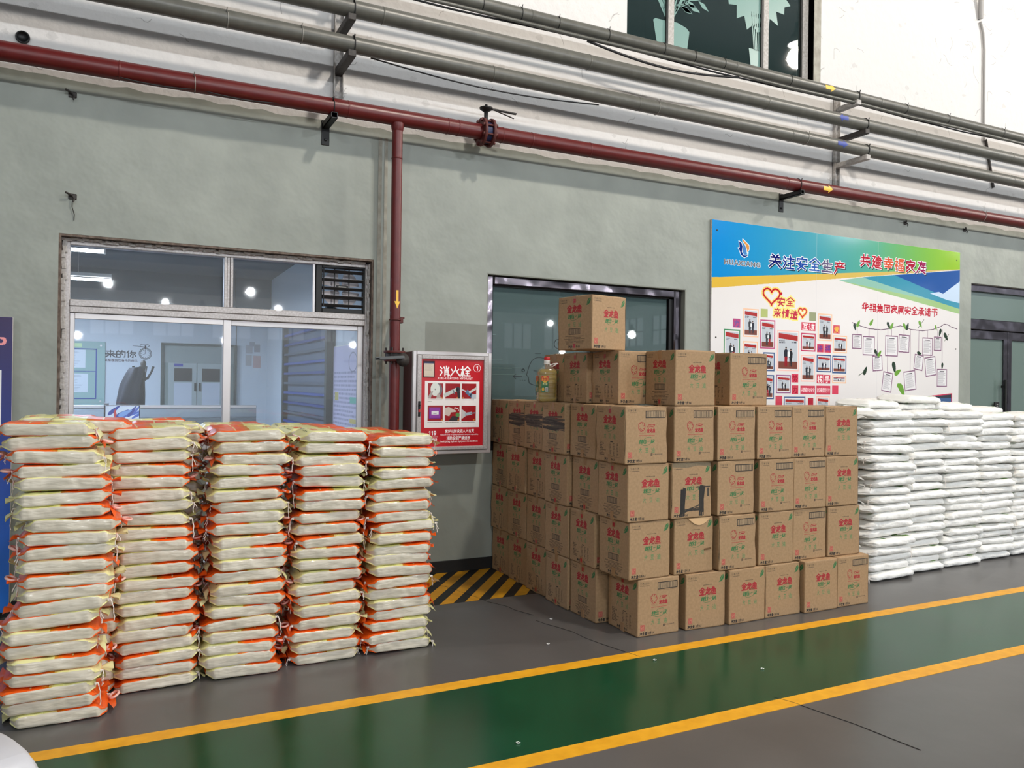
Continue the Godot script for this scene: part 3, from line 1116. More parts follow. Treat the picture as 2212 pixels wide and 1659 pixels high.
func flow_arrow(o: Node3D, x0: float, x1: float, c: Vector3, rad: float, up: float, m: Material):
	# a sticker bent round the pipe: drawn as thin curved strips
	var st := begin()
	var dirn: float = sign(x1 - x0)
	var l := absf(x1 - x0)
	st.set_smooth_group(1)
	for k in 24:
		var t0 := k / 24.0
		var t1 := (k + 1) / 24.0
		var w0 := 0.02 if t0 < 0.58 else 0.042 * (1.0 - t0) / 0.42
		var w1 := 0.02 if t0 < 0.58 else 0.042 * (1.0 - t1) / 0.42
		for j in 4:
			var p := []
			for q in [[t0, w0, j], [t1, w1, j], [t1, w1, j + 1], [t0, w0, j + 1]]:
				var s: float = up + ((q[2] - 2) / 2.0 * q[1]) / rad
				p.append(Vector3(x0 + dirn * l * q[0], c.y + sin(s) * (rad + 0.0012), c.z + cos(s) * (rad + 0.0012)))
			if dirn > 0:
				quad_smooth(st, p[0], p[1], p[2], p[3])
			else:
				quad_smooth(st, p[1], p[0], p[3], p[2])
	obj("flow_arrow", st, m, o)

func bracket(x: float, y_arm: float, z_end: float, called: String, label: String, m: Material, clip_c: Vector3, rad: float, plate_h := 0.12):
	var o := thing(called, label, "bracket", Vector3(x, y_arm, 0))
	var st := begin()
	bxx(st, -0.025, -0.045, 0.0, 0.025, -0.038, z_end, 0.001)
	bxx(st, 0.018, -0.045, 0.0, 0.025, 0.0, z_end, 0.001)
	bxx(st, -0.025, -0.045, 0.0, -0.018, 0.0, z_end, 0.001)
	bxx(st, -0.025, -0.006, 0.0, 0.025, 0.0, z_end, 0.001)
	obj("arm", st, m, o)
	if plate_h > 0:
		st = begin()
		bxx(st, -0.03, -plate_h - 0.04, 0.0, 0.03, 0.02, 0.008, 0.002)
		bx(st, Vector3(0.0, -plate_h, 0.012), Vector3(0.018, 0.018, 0.014), 0.003)
		obj("wall_plate", st, m, o)
	wire_loop(o, 0.0, clip_c - Vector3(x, y_arm, 0), rad, M.cable, "u_bolt", 0.004)
	return o

func pipes():
	var red := Vector3(0, 3.607, 0.21)
	var o := thing("fire_pipe", "long red fire pipe running along the wall at the top of the grey paint", "pipe", Vector3(0, 0, 0))
	straight_pipe(o, Vector3(-14, red.y, red.z), Vector3(2.585, red.y, red.z), 0.0625, M.red_pipe, [-6.0, -0.05, 1.48, 2.28, 2.37])
	straight_pipe(o, Vector3(2.665, red.y, red.z), Vector3(45, red.y, red.z), 0.0625, M.red_pipe, [2.76, 3.03, 3.6, 5.9, 8.0, 8.4, 12.0])
	flow_arrow(o, 6.37, 6.5, red, 0.0625, -0.05, M.arrow_yellow)
	for x in [0.41, 9.0]:
		wire_loop(o, x, red, 0.0625, M.wire)
	for q in [[1.365, "black iron bracket carrying the red pipe left of the riser"], [6.06, "black iron bracket carrying the red pipe above the notice board"], [-5.0, "black iron bracket carrying the red pipe beyond the left of the window"]]:
		if q[0] > -1:
			bracket(q[0], red.y - 0.0625, 0.29, "pipe_bracket", q[1], M.black, Vector3(q[0], red.y, red.z), 0.0625, 0.13)
	# riser with tee
	o = thing("riser_pipe", "vertical red riser pipe beside the fire cabinet", "pipe", Vector3(0, 0, 0))
	straight_pipe(o, Vector3(1.872, 0.0, 0.21), Vector3(1.872, 3.57, 0.21), 0.041, M.red_pipe, [3.29], true)
	var st := begin()
	lathe(st, [[0.041, 0.0], [0.045, 0.01], [0.05, 0.04], [0.052, 0.06]], 24, at(Vector3(1.872, 3.5, 0.21)))
	obj("tee_collar", st, M.red_pipe, o)
	st = begin()
	var p := PackedVector2Array([Vector2(-0.009, 0.0), Vector2(0.009, 0.0), Vector2(0.009, -0.085), Vector2(0.022, -0.085), Vector2(0.0, -0.14), Vector2(-0.022, -0.085), Vector2(-0.009, -0.085)])
	slab(st, p, at(Vector3(1.875, 2.27, 0.2505)), 0.0015)
	obj("flow_arrow", st, M.arrow_yellow, o)
	st = begin()
	tube(st, [Vector3(1.83, 2.045, 0.21), Vector3(1.84, 2.045, 0.245), Vector3(1.872, 2.045, 0.256), Vector3(1.905, 2.045, 0.245), Vector3(1.915, 2.045, 0.21), Vector3(1.91, 2.045, 0.0)], 0.006, 8)
	bxx(st, 1.9, 2.02, 0.19, 1.93, 2.06, 0.24, 0.003)
	bxx(st, 1.9, 2.055, 0.0, 1.94, 2.068, 0.24, 0.002)
	obj("clamp", st, M.red_dark, o)
	# butterfly valve in the red pipe
	var v := thing("butterfly_valve", "lever butterfly valve between bolted flanges in the red pipe", "valve", Vector3(2.62, red.y, red.z))
	for s in [-1, 1]:
		st = begin()
		lathe(st, [[0.0625, -0.012], [0.112, -0.011], [0.115, -0.006], [0.115, 0.006], [0.112, 0.011], [0.0625, 0.012]], 28, along_x(Vector3(s * 0.038, 0, 0)), false)
		obj("flange", st, M.red_dark, v)
	st = begin()
	lathe(st, [[0.0, -0.026], [0.085, -0.026], [0.085, 0.026], [0.0, 0.026]], 24, along_x(Vector3.ZERO), false)
	obj("body", st, M.blue_iron, v)
	for k in 8:
		var a := TAU * k / 8.0 + 0.39
		st = begin()
		tube(st, [Vector3(-0.066, cos(a) * 0.095, sin(a) * 0.095), Vector3(0.066, cos(a) * 0.095, sin(a) * 0.095)], 0.008, 6)
		for s in [-1, 1]:
			lathe(st, [[0.0, -0.007], [0.015, -0.007], [0.015, 0.007], [0.0, 0.007]], 6, along_x(Vector3(s * 0.057, cos(a) * 0.095, sin(a) * 0.095)), false)
		obj("bolt", st, M.red_dark, v)
	st = begin()
	lathe(st, [[0.02, 0.08], [0.017, 0.1], [0.017, 0.165], [0.03, 0.175], [0.052, 0.19], [0.056, 0.2], [0.03, 0.205], [0.012, 0.21], [0.012, 0.226], [0.0, 0.228]], 20)
	obj("stem", st, M.black, v)
	st = begin()
	bx(st, Vector3(0.13, 0.19, 0.02), Vector3(0.27, 0.012, 0.026), 0.003, Basis(Vector3(0, 0, 1), -0.02))
	obj("lever", st, M.iron, v)
	st = begin()
	bx(st, Vector3(0.14, 0.165, 0.03), Vector3(0.2, 0.006, 0.014), 0.002, Basis(Vector3(0, 0, 1), -0.22))
	obj("trigger", st, M.iron, v)
	# lower valve with handle on the riser
	v = thing("riser_valve", "grey handled valve clamped on the riser beside the fire cabinet", "valve", Vector3(1.872, 1.765, 0.21))
	for s in [-1, 1]:
		st = begin()
		lathe(st, [[0.041, -0.01], [0.082, -0.009], [0.084, 0.0], [0.082, 0.009], [0.041, 0.01]], 24, at(Vector3(0, s * 0.032, 0)), false)
		obj("flange", st, M.red_dark, v)
	st = begin()
	lathe(st, [[0.0, -0.024], [0.066, -0.024], [0.066, 0.024], [0.0, 0.024]], 20, Transform3D(), false)
	obj("body", st, M.iron, v)
	for k in 4:
		var a := TAU * k / 4.0 + 0.6
		st = begin()
		tube(st, [Vector3(cos(a) * 0.068, -0.06, sin(a) * 0.068), Vector3(cos(a) * 0.068, 0.065, sin(a) * 0.068)], 0.007, 6)
		obj("bolt", st, M.iron, v)
	st = begin()
	lathe(st, [[0.0, 0.06], [0.02, 0.06], [0.02, 0.09], [0.05, 0.095], [0.052, 0.104], [0.0, 0.106]], 20, along_z(Vector3(0.035, -0.03, 0.0)))
	obj("notched_disc", st, M.iron, v)
	st = begin()
	bx(st, Vector3(-0.075, -0.018, 0.125), Vector3(0.23, 0.024, 0.012), 0.005, Basis(Vector3(0, 0, 1), 0.07))
	bx(st, Vector3(-0.17, -0.026, 0.122), Vector3(0.04, 0.02, 0.018), 0.006, Basis(Vector3(0, 0, 1), 0.07))
	obj("lever", st, plain(C(88, 92, 94), 0.5), v)
	# three grey pipes
	var rows := [[4.625, 0.24, 0.053, "topmost grey pipe, crossing in front of the upstairs window", 6.36, 6.5, true, C(236, 190, 70)], [4.302, 0.345, 0.062, "middle grey pipe, with a blue arrow pointing left", 6.56, 6.43, true, C(36, 62, 150)], [4.03, 0.36, 0.06, "lowest grey pipe, with a blue arrow pointing right", 6.4, 6.54, false, C(36, 62, 150)]]
	var ties := [[2.55, 2.9, 3.25, 3.75, 4.35, 4.7, 5.05, 5.9, 7.6, 8.3, 9.3], [], [0.6, 1.1, 4.2, 6.0]]
	for k in 3:
		var q: Array = rows[k]
		o = thing("grey_pipe", q[3], "pipe", Vector3.ZERO)
		var c := Vector3(0, q[0], q[1])
		straight_pipe(o, Vector3(-14, c.y, c.z), Vector3(45, c.y, c.z), q[2], M.grey_pipe, [-3.1, 0.8 + k * 0.9, 3.0 + k * 0.5, 5.2 + k * 0.3, 7.2 + k * 0.4, 9.3, 13.0])
		flow_arrow(o, q[4], q[5], c, q[2], 0.0 if k > 0 else 0.1, M.arrow_blue if k > 0 else M.arrow_yellow)
		for x in ties[k]:
			wire_loop(o, x, c, q[2], M.cable if k == 0 else M.wire)
	# conduit and cables slung below the top pipe
	st = begin()
	var pts := []
	var pts2 := []
	for k in 60:
		var x := -13.0 + k * 0.9
		pts.append(Vector3(x, 4.545 + 0.006 * sin(x * 3.0), 0.27))
		pts2.append(Vector3(x, 4.535 + 0.012 * sin(x * 2.1), 0.25))
	tube(st, pts, 0.016, 8)
	tag(obj("conduit", st, M.grey_pipe), "thin grey conduit tied under the topmost grey pipe", "conduit")
	st = begin()
	tube(st, pts2, 0.008, 6)
	tag(obj("cable", st, M.cable), "black cable tied along the conduit under the topmost grey pipe", "cable")
	st = begin()
	pts = []
	for k in 17:
		var t := k / 16.0
		pts.append(Vector3(3.55 + t * 1.7, 4.53 - 0.075 * sin(PI * t), 0.25))
	tube(st, pts, 0.011, 8)
	tag(obj("sagging_cable", st, M.cable), "black cable sagging under the topmost grey pipe left of the upstairs window", "cable")
	st = begin()
	pts = []
	for k in 17:
		var t := k / 16.0
		pts.append(Vector3(1.62 + t * 2.0, 3.975 - 0.055 * sin(PI * t) - 0.01 * t, 0.33))
	tube(st, pts, 0.006, 8)
	tag(obj("sagging_cable", st, M.cable), "thin black cable sagging below the lowest grey pipe", "cable")
	st = begin()
	pts = []
	for k in 13:
		var t := k / 12.0
		pts.append(Vector3(-0.1 + t * 1.1, 3.56 - 0.02 * absf(sin(TAU * t)), 0.24))
	tube(st, pts, 0.004, 6)
	tag(obj("sagging_cable", st, M.cable), "thin dark wire hanging along the underside of the red pipe", "cable")
	# wall channels with the arms that carry the grey pipes
	for s in [[1.455, "left", 3.75], [6.83, "right", 3.66]]:
		o = thing("pipe_rack", "steel channel rack carrying the grey pipes %s" % ("left of the riser" if s[1] == "left" else "beside their flow arrows"), "pipe rack", Vector3(s[0], 0, 0))
		st = begin()
		bxx(st, -0.035, s[2], 0.0, 0.035, 4.66, 0.006, 0.001)
		bxx(st, -0.035, s[2], 0.0, -0.029, 4.66, 0.04, 0.001)
		bxx(st, 0.029, s[2], 0.0, 0.035, 4.66, 0.04, 0.001)
		obj("channel", st, M.channel, o)
		for k in 3:
			var q: Array = rows[k]
			var y: float = q[0] - q[2]
			st = begin()
			bxx(st, -0.03, y - 0.05, 0.0, 0.03, y, q[1] + 0.07, 0.004)
			obj("arm", st, M.iron if k == 1 or s[1] == "left" else M.channel, o)
			wire_loop(o, 0.02, Vector3(0, q[0], q[1]), q[2], M.cable, "u_bolt", 0.005)
	# conduit down the white wall on the right
	o = thing("wall_conduit", "thin white conduit running down the white wall on the right behind the pipes", "conduit")
	st = begin()
	tube(st, [Vector3(9.14, 6.6, 0.03), Vector3(9.2, 6.3, 0.05), Vector3(9.245, 6.06, 0.02)], 0.028, 10)
	obj("cable_tail", st, M.conduit, o)
	st = begin()
	tube(st, [Vector3(9.25, 6.03, 0.015), Vector3(9.30, 5.9, 0.018), Vector3(9.325, 5.7, 0.018), Vector3(9.33, 4.82, 0.018), Vector3(9.345, 4.6, 0.018)], 0.014, 8)
	obj("white_pipe", st, M.conduit, o)
	st = begin()
	tube(st, [Vector3(9.37, 4.62, 0.018), Vector3(9.53, 4.05, 0.018)], 0.016, 8)
	obj("dark_pipe", st, M.iron, o)
# ---------- the office behind the window ----------
func text_bars(st: SurfaceTool, text: String, x0: float, y0: float, x1: float, y1: float, z: float, pen: float, fillw := 0.86):
	# y0 top, y1 bottom
	var n := text.length()
	var step := (x1 - x0) / n
	var xf := at(Vector3(0, 0, z))
	for k in n:
		for s in strokes(text[k]):
			for j in s.size() - 1:
				var a := Vector2(x0 + step * (k + s[j].x * fillw + (1 - fillw) / 2), y0 + (y1 - y0) * s[j].y)
				var b := Vector2(x0 + step * (k + s[j + 1].x * fillw + (1 - fillw) / 2), y0 + (y1 - y0) * s[j + 1].y)
				if a.distance_to(b) > 0.0005:
					bar(st, a, b, pen, xf, 0.002)

func office():
	var zb := -5.4
	var st := begin()
	bxx(st, -4.0, 0, zb - 0.1, 1.9, 2.95, zb)
	struct("wall_office_back", st, plain(C(206, 214, 222), 0.7))
	struct("wall_office_right", box(1.8, 0, zb, 1.9, 2.95, -0.24), plain(C(206, 214, 222), 0.7))
	struct("wall_office_left", box(-4.1, 0, zb, -4.0, 2.95, -0.24), plain(C(206, 214, 222), 0.7))
	struct("ceiling_office", box(-4.1, 2.95, zb, 1.9, 3.05, -0.24), plain(C(70, 76, 84), 0.8))
	struct("trim_office_beam", box(-4.0, 2.56, zb, 1.8, 2.95, zb + 0.35), plain(C(70, 78, 88), 0.8))
	struct("floor_office", box(-4.1, -0.1, zb, 1.9, 0.0, -0.24), plain(C(120, 122, 124), 0.5))
	for q in [[-1.6, -0.15, "fluorescent tube on the office ceiling, nearest the window"], [-3.6, -0.13, "fluorescent tube on the office ceiling, towards the back wall"]]:
		var o := thing("tube_light", q[2], "lamp", Vector3(q[1] - 1.22, 2.66 if q[0] > -2 else 2.64, q[0]))
		st = begin()
		bxx(st, 0.0, 0.03, -0.03, 1.22, 0.07, 0.03, 0.004)
		bxx(st, 0.0, -0.02, -0.02, 0.015, 0.04, 0.02, 0.003)
		bxx(st, 1.205, -0.02, -0.02, 1.22, 0.04, 0.02, 0.003)
		obj("fitting", st, M.white_plastic, o)
		st = begin()
		tube(st, [Vector3(0.3, 0.07, 0), Vector3(0.3, 0.29, 0)], 0.006, 6)
		tube(st, [Vector3(0.9, 0.07, 0), Vector3(0.9, 0.29, 0)], 0.006, 6)
		obj("rod", st, M.alu, o)
		st = begin()
		tube(st, [Vector3(0.015, 0, 0), Vector3(1.205, 0, 0)], 0.016, 12)
		obj("tube", st, glow(C(232, 243, 255), 14.0), o)
		var l := AreaLight3D.new()
		l.name = "tube_light_source"
		l.area_size = Vector2(1.2, 0.05)
		l.light_energy = 13.0
		l.light_color = C(206, 228, 255)
		l.area_range = 12.0
		l.shadow_enabled = true
		o.add_child(l)
		l.position = Vector3(0.61, -0.025, 0)
		l.rotation.x = -PI / 2
	var k_ := 1.0457
	var ow := func(x, y): return Vector2(x * k_, 1.55 + (y - 1.55) * k_)
	# glass notice board on stand-offs, left
	var a: Vector2 = ow.call(-1.2, 2.025)
	var b: Vector2 = ow.call(-0.206, 1.244)
	var o := thing("glass_board", "pale green glass notice board on the office back wall", "notice board", Vector3(0, 0, zb + 0.002))
	obj("glass_sheet", box(a.x, b.y, 0.02, b.x, a.y, 0.028, 0.002), plain(C(150, 182, 178), 0.12), o)
	st = begin()
	for q in [[a.x + 0.05, a.y - 0.05], [b.x - 0.05, a.y - 0.05], [a.x + 0.05, b.y + 0.05], [b.x - 0.05, b.y + 0.05]]:
		tube(st, [Vector3(q[0], q[1], 0.0), Vector3(q[0], q[1], 0.036)], 0.012, 10)
	obj("stand_off", st, M.alu, o)
	a = ow.call(-1.0, 1.937)
	b = ow.call(-0.298, 1.32)
	st = begin()
	bxx(st, a.x, a.y - 0.012, 0.028, b.x, a.y, 0.034)
	bxx(st, a.x, b.y, 0.028, b.x, b.y + 0.012, 0.034)
	bxx(st, b.x - 0.012, b.y, 0.028, b.x, a.y, 0.034)
	bxx(st, a.x, 1.66, 0.028, b.x, 1.667, 0.034)
	obj("blue_border", st, plain(C(28, 60, 150), 0.5), o)
	var im := blank(256, 256, C(214, 222, 230))
	print_lines(im, 20, 20, 230, 240, 22, C(150, 158, 172))
	var sheet := picture(im)
	for q in [[-0.9, 1.92, -0.42, 1.7], [-0.9, 1.63, -0.39, 1.4]]:
		a = ow.call(q[0], q[1])
		b = ow.call(q[2], q[3])
		st = begin()
		uvquad(st, Vector3(a.x, b.y, 0.03), Vector3(b.x, b.y, 0.03), Vector3(b.x, a.y, 0.03), Vector3(a.x, a.y, 0.03), 0.002)
		obj("paper", st, sheet, o)
	a = ow.call(-0.8, 2.0)
	b = ow.call(-0.46, 1.955)
	obj("title_strip", box(a.x, b.y, 0.03, b.x, a.y, 0.033), plain(C(196, 226, 170), 0.5), o)
	# wall lettering and the pocket watch drawn on the wall
	o = thing("wall_lettering", "dark cut-out lettering with a drawn pocket watch on the office back wall", "lettering", Vector3(0, 0, zb))
	a = ow.call(-0.324, 1.924)
	b = ow.call(0.142, 1.841)
	st = begin()
	text_bars(st, "将来的你", a.x, a.y, b.x, b.y, 0.0, 0.013, 0.9)
	obj("characters", st, plain(C(46, 36, 44), 0.6), o)
	st = begin()
	var r := RandomNumberGenerator.new()
	r.seed = 31
	a = ow.call(-0.292, 1.815)
	b = ow.call(0.156, 1.788)
	text_bars(st, "一定会感谢现在奋斗的自己", a.x, a.y, b.x, b.y, 0.0, 0.004)
	obj("small_characters", st, plain(C(96, 70, 76), 0.6), o)
	st = begin()
	a = ow.call(0.243, 1.893)
	var rad := 0.075
	for k in 24:
		for q in [rad, rad * 0.84]:
			bar(st, a + Vector2(cos(TAU * k / 24), sin(TAU * k / 24)) * q, a + Vector2(cos(TAU * (k + 1) / 24), sin(TAU * (k + 1) / 24)) * q, 0.007, Transform3D(), 0.002)
	for k in 12:
		var d := Vector2(cos(TAU * k / 12), sin(TAU * k / 12))
		bar(st, a + d * rad * 0.62, a + d * rad * 0.74, 0.005, Transform3D(), 0.002)
	bar(st, a, a + Vector2(-0.005, 0.045), 0.005, Transform3D(), 0.002)
	bar(st, a, a + Vector2(-0.04, -0.02), 0.005, Transform3D(), 0.002)
	bar(st, a + Vector2(0, 0.075), a + Vector2(0, 0.1), 0.02, Transform3D(), 0.002)
	for k in 14:
		var t0 := k / 14.0 * TAU
		var t1 := (k + 1) / 14.0 * TAU
		bar(st, a + Vector2(-0.01 + cos(t0) * 0.055, 0.105 + sin(t0) * 0.022), a + Vector2(-0.01 + cos(t1) * 0.055, 0.105 + sin(t1) * 0.022), 0.006, Transform3D(), 0.002)
	bar(st, a + Vector2(-0.02, 0.09), a + Vector2(-0.15, 0.1), 0.006, Transform3D(), 0.002)
	obj("pocket_watch", st, plain(C(46, 36, 44), 0.6), o)
	# coat stand with a dark coat
	o = thing("coat_stand", "dark wooden coat stand in front of the office back wall", "coat stand", Vector3(0.193, 0, -3.5))
	st = begin()
	lathe(st, [[0.03, 0.02], [0.022, 0.2], [0.02, 0.9], [0.024, 1.4], [0.018, 1.58], [0.026, 1.62], [0.016, 1.66], [0.026, 1.71], [0.03, 1.74], [0.02, 1.77], [0.0, 1.78]], 16)
	obj("pole", st, M.iron, o)
	for k in 4:
		var d := Vector3(cos(k * TAU / 4 + 0.3), 0, sin(k * TAU / 4 + 0.3))
		st = begin()
		tube(st, [Vector3(0, 1.55, 0), d * 0.05 + Vector3(0, 1.585, 0), d * 0.085 + Vector3(0, 1.65, 0), d * 0.105 + Vector3(0, 1.71, 0)], [0.014, 0.013, 0.011, 0.014], 8)
		tube(st, [Vector3(0, 1.57, 0), d * 0.055 + Vector3(0, 1.578, 0)], [0.012, 0.014], 8)
		obj("hook", st, M.iron, o)
		st = begin()
		tube(st, [Vector3(0, 0.2, 0), d * 0.15 + Vector3(0, 0.1, 0), d * 0.24 + Vector3(0, 0.015, 0)], 0.016, 8)
		obj("foot", st, M.iron, o)
	var coat := begin()
	var ringpts := []
	var lev := [[1.70, 0.075, 0.025, 0.03], [1.69, 0.04, 0.06, 0.05], [1.62, 0.03, 0.085, 0.07], [1.5, 0.0, 0.105, 0.09], [1.36, -0.01, 0.12, 0.1], [1.2, -0.03, 0.13, 0.11], [0.95, -0.04, 0.14, 0.11], [0.75, -0.04, 0.14, 0.1]]
	for l in lev:
		var ringv := []
		for k in 24:
			var t := TAU * k / 24
			var wob: float = 1.0 + 0.13 * sin(t * 5.0 + l[0] * 7.0)
			ringv.append(Vector3(-0.115 + l[1] + cos(t) * l[2] * wob, l[0], 0.1 + sin(t) * l[3] * wob))
		ringpts.append(ringv)
	coat.set_smooth_group(1)
	for i in ringpts.size() - 1:
		for k in 24:
			quad_smooth(coat, ringpts[i][k], ringpts[i][(k + 1) % 24], ringpts[i + 1][(k + 1) % 24], ringpts[i + 1][k])
	face(coat, ringpts[0], Vector3(-0.1, 1.0, 0.1))
	tag(obj("coat", coat, plain(C(28, 30, 44), 0.8), null, Vector3(0.193, 0, -3.5)), "dark navy coat hanging on the coat stand in the office", "coat")
	# desk partition with a monitor before it
	o = thing("desk_partition", "grey desk partition seen low through the office window", "partition", Vector3(0, 0, -2.2))
	obj("panel", box(-3.0, 0.0, -0.025, 1.2, 1.29, 0.025), plain(C(150, 160, 168), 0.7), o)
	obj("cap_rail", box(-3.0, 1.29, -0.03, 1.2, 1.32, 0.03, 0.004), M.alu, o)
	for k in 5:
		obj("slat", box(-3.0, 1.2 - k * 0.018, 0.025, 1.2, 1.208 - k * 0.018, 0.03), plain(C(128, 138, 146), 0.7), o)
	obj("end_post", box(-0.16, 0.0, 0.03, -0.12, 1.34, 0.09, 0.004), plain(C(84, 92, 96), 0.6), o)
	o = thing("monitor", "computer monitor showing a blue and white picture, just above the rice sacks", "monitor", Vector3(-0.005, 0, -1.6))
	im = blank(256, 160, C(206, 220, 240))
	for k in 14:
		leaf(im, Vector2(r.randf_range(60, 260), r.randf_range(20, 160)), r.randf_range(60, 160), r.randf_range(10, 34), r.randf_range(-0.9, -0.2), [C(120, 160, 220), C(70, 100, 190), C(230, 238, 250), C(40, 60, 150)][k % 4])
	fill_poly(im, PackedVector2Array([Vector2(60, 50), Vector2(74, 20), Vector2(84, 60), Vector2(72, 110)]), C(190, 50, 60))
	var scr := picture(im, 0.3)
	scr.emission_enabled = true
	scr.emission_texture = scr.albedo_texture
	scr.emission_energy_multiplier = 0.6
	st = begin()
	bxx(st, -0.14, 1.13, -0.02, 0.14, 1.335, 0.0, 0.004)
	bxx(st, -0.02, 0.8, -0.03, 0.02, 1.15, -0.015, 0.003)
	bxx(st, -0.1, 0.762, -0.08, 0.1, 0.777, 0.06, 0.003)
	obj("housing", st, M.black, o)
	st = begin()
	uvquad(st, Vector3(-0.132, 1.14, 0.0), Vector3(0.132, 1.14, 0.0), Vector3(0.132, 1.328, 0.0), Vector3(-0.132, 1.328, 0.0), 0.001)
	obj("screen", st, scr, o)
	o = thing("office_desk", "pale office desk standing inside behind the window", "desk", Vector3(-0.8, 0, -1.45))
	obj("desktop", box(-1.6, 0.73, -0.6, 1.9, 0.76, 0.5, 0.004), plain(C(190, 190, 186), 0.5), o)
	for x in [-1.55, 1.81]:
		obj("leg_panel", box(x, 0, -0.55, x + 0.04, 0.73, 0.45), plain(C(170, 172, 172), 0.5), o)
	# double door in the back wall
	o = Node3D.new()
	o.name = "door_2"
	o.set_meta("kind", "structure")
	add_child(o)
	var p0: Vector2 = ow.call(0.422, 2.038)
	var p1: Vector2 = ow.call(0.51, 1.785)
	var p2: Vector2 = ow.call(0.852, 1.785)
	var p3: Vector2 = ow.call(1.19, 1.79)
	st = begin()
	bxx(st, p0.x, 0, zb, p0.x + 0.035, p0.y, zb + 0.05)
	bxx(st, p0.x, p0.y - 0.03, zb, 1.4, p0.y, zb + 0.05)
	bxx(st, 1.36, 0, zb, 1.4, p0.y, zb + 0.05)
	obj("dark_frame", st, plain(C(58, 68, 64), 0.5), o)
	obj("transom_panel", box(p0.x + 0.035, p1.y, zb, 1.36, p0.y - 0.03, zb + 0.02), plain(C(138, 150, 148), 0.5), o)
	obj("side_panel", box(p0.x + 0.035, 0, zb, p1.x, p1.y, zb + 0.02), plain(C(120, 134, 130), 0.5), o)
	obj("side_panel", box(p3.x + 0.02, 0, zb, 1.36, p1.y, zb + 0.02), plain(C(120, 134, 130), 0.5), o)
	for s in [[p1.x, p2.x - 0.003, 0.579, 0.791, 0.83], [p2.x + 0.003, p3.x, 0.913, 1.131, 0.885]]:
		var leaf_ := obj("leaf", box(s[0], 0, zb, s[1], p1.y, zb + 0.03, 0.003), plain(C(162, 172, 172), 0.45), o)
		var w0: Vector2 = ow.call(s[2], 1.717)
		var w1: Vector2 = ow.call(s[3], 1.548)
		obj("dark_pane", box(w0.x, w1.y, zb + 0.03, w1.x, w0.y, zb + 0.034), M.black, leaf_)
		obj("light_panel", box(w0.x, 0.4, zb + 0.03, w1.x, w1.y - 0.015, zb + 0.033), plain(C(190, 198, 210), 0.4), leaf_)
		st = begin()
		bxx(st, s[4] * k_ - 0.012, 1.42, zb + 0.03, s[4] * k_ + 0.012, 1.53, zb + 0.05, 0.004)
		obj("handle", st, M.black, leaf_)
	var q0: Vector2 = ow.call(0.578, 1.776)
	var q1: Vector2 = ow.call(0.682, 1.741)
	obj("blue_sign", box(q0.x, q1.y, zb + 0.03, q1.x, q0.y, zb + 0.035), plain(C(50, 60, 160), 0.5), o)
	# rack with blue shelves along the right wall
	o = thing("shelf_rack", "dark rack with blue and grey shelves along the office right wall", "rack", Vector3(1.715, 0, -2.52))
	st = begin()
	for z in [-1.15, 1.1]:
		for x in [0.0]:
			bxx(st, x, 0, z - 0.04, x + 0.075, 2.28, z + 0.04)
	obj("upright", st, plain(C(40, 46, 46), 0.5), o)
	obj("back_panel", box(0.06, 0.05, -1.11, 0.078, 2.26, 1.06), plain(C(84, 98, 120), 0.6), o)
	for k in 17:
		var y := 0.3 + k * 0.112
		obj("shelf", box(0.01, y, -1.11, 0.06, y + 0.026, 1.06, 0.003), plain([C(28, 54, 130), C(34, 66, 150), C(60, 74, 96)][k % 3], 0.5), o)
	# chart board on the right wall, near the window
	im = blank(256, 256, C(206, 200, 226))
	print_lines(im, 20, 60, 236, 220, 16, C(150, 146, 176))
	for q in [[30, 110, 60, 130, C(200, 186, 110)], [150, 120, 250, 134, C(110, 190, 170)], [150, 170, 220, 180, C(210, 190, 100)], [150, 206, 190, 218, C(210, 190, 100)], [0, 236, 256, 256, C(90, 150, 210)]]:
		rect(im, q[0], q[1], q[2], q[3], q[4])
	ring(im, Vector2(170, 40), 30, 22, 3, C(140, 136, 160))
	o = thing("chart_board", "pale lilac chart board on the office wall beside the right end of the window", "chart", Vector3(1.785, 0, -0.9))
	st = begin()
	bxx(st, 0.0, 0.9, -0.55, 0.015, 1.9, 0.62, 0.002)
	obj("board", st, M.white_plastic, o)
	st = begin()
	uvquad(st, Vector3(-0.002, 0.91, -0.54), Vector3(-0.002, 0.91, 0.61), Vector3(-0.002, 1.89, 0.61), Vector3(-0.002, 1.89, -0.54), 0.001)
	obj("printed_sheet", st, picture(im, 0.4), o)
	# hanging wire and wall papers
	st = begin()
	tube(st, [Vector3(1.2, 2.9, -4.0), Vector3(1.21, 2.4, -4.0), Vector3(1.225, 2.2, -4.0), Vector3(1.22, 1.6, -4.0), Vector3(1.2, 0.8, -4.0)], 0.006, 6)
	tag(obj("hanging_wire", st, M.cable), "thin dark wire hanging down inside the office behind the right sash", "wire")
	o = thing("posted_papers", "small cluster of papers pinned on the office back wall near the corner", "papers", Vector3(1.52, 1.95, zb))
	for k in 5:
		obj("paper", box([0.0, 0.11, 0.0, 0.1, 0.05][k], [0.0, 0.02, -0.17, -0.2, 0.1][k], 0.0, [0.09, 0.19, 0.08, 0.2, 0.12][k], [0.12, 0.13, -0.02, -0.03, 0.16][k], 0.002 + k * 0.0005), plain([C(170, 170, 176), C(150, 150, 158), C(178, 176, 178), C(190, 160, 160), C(160, 162, 170)][k], 0.7), o)

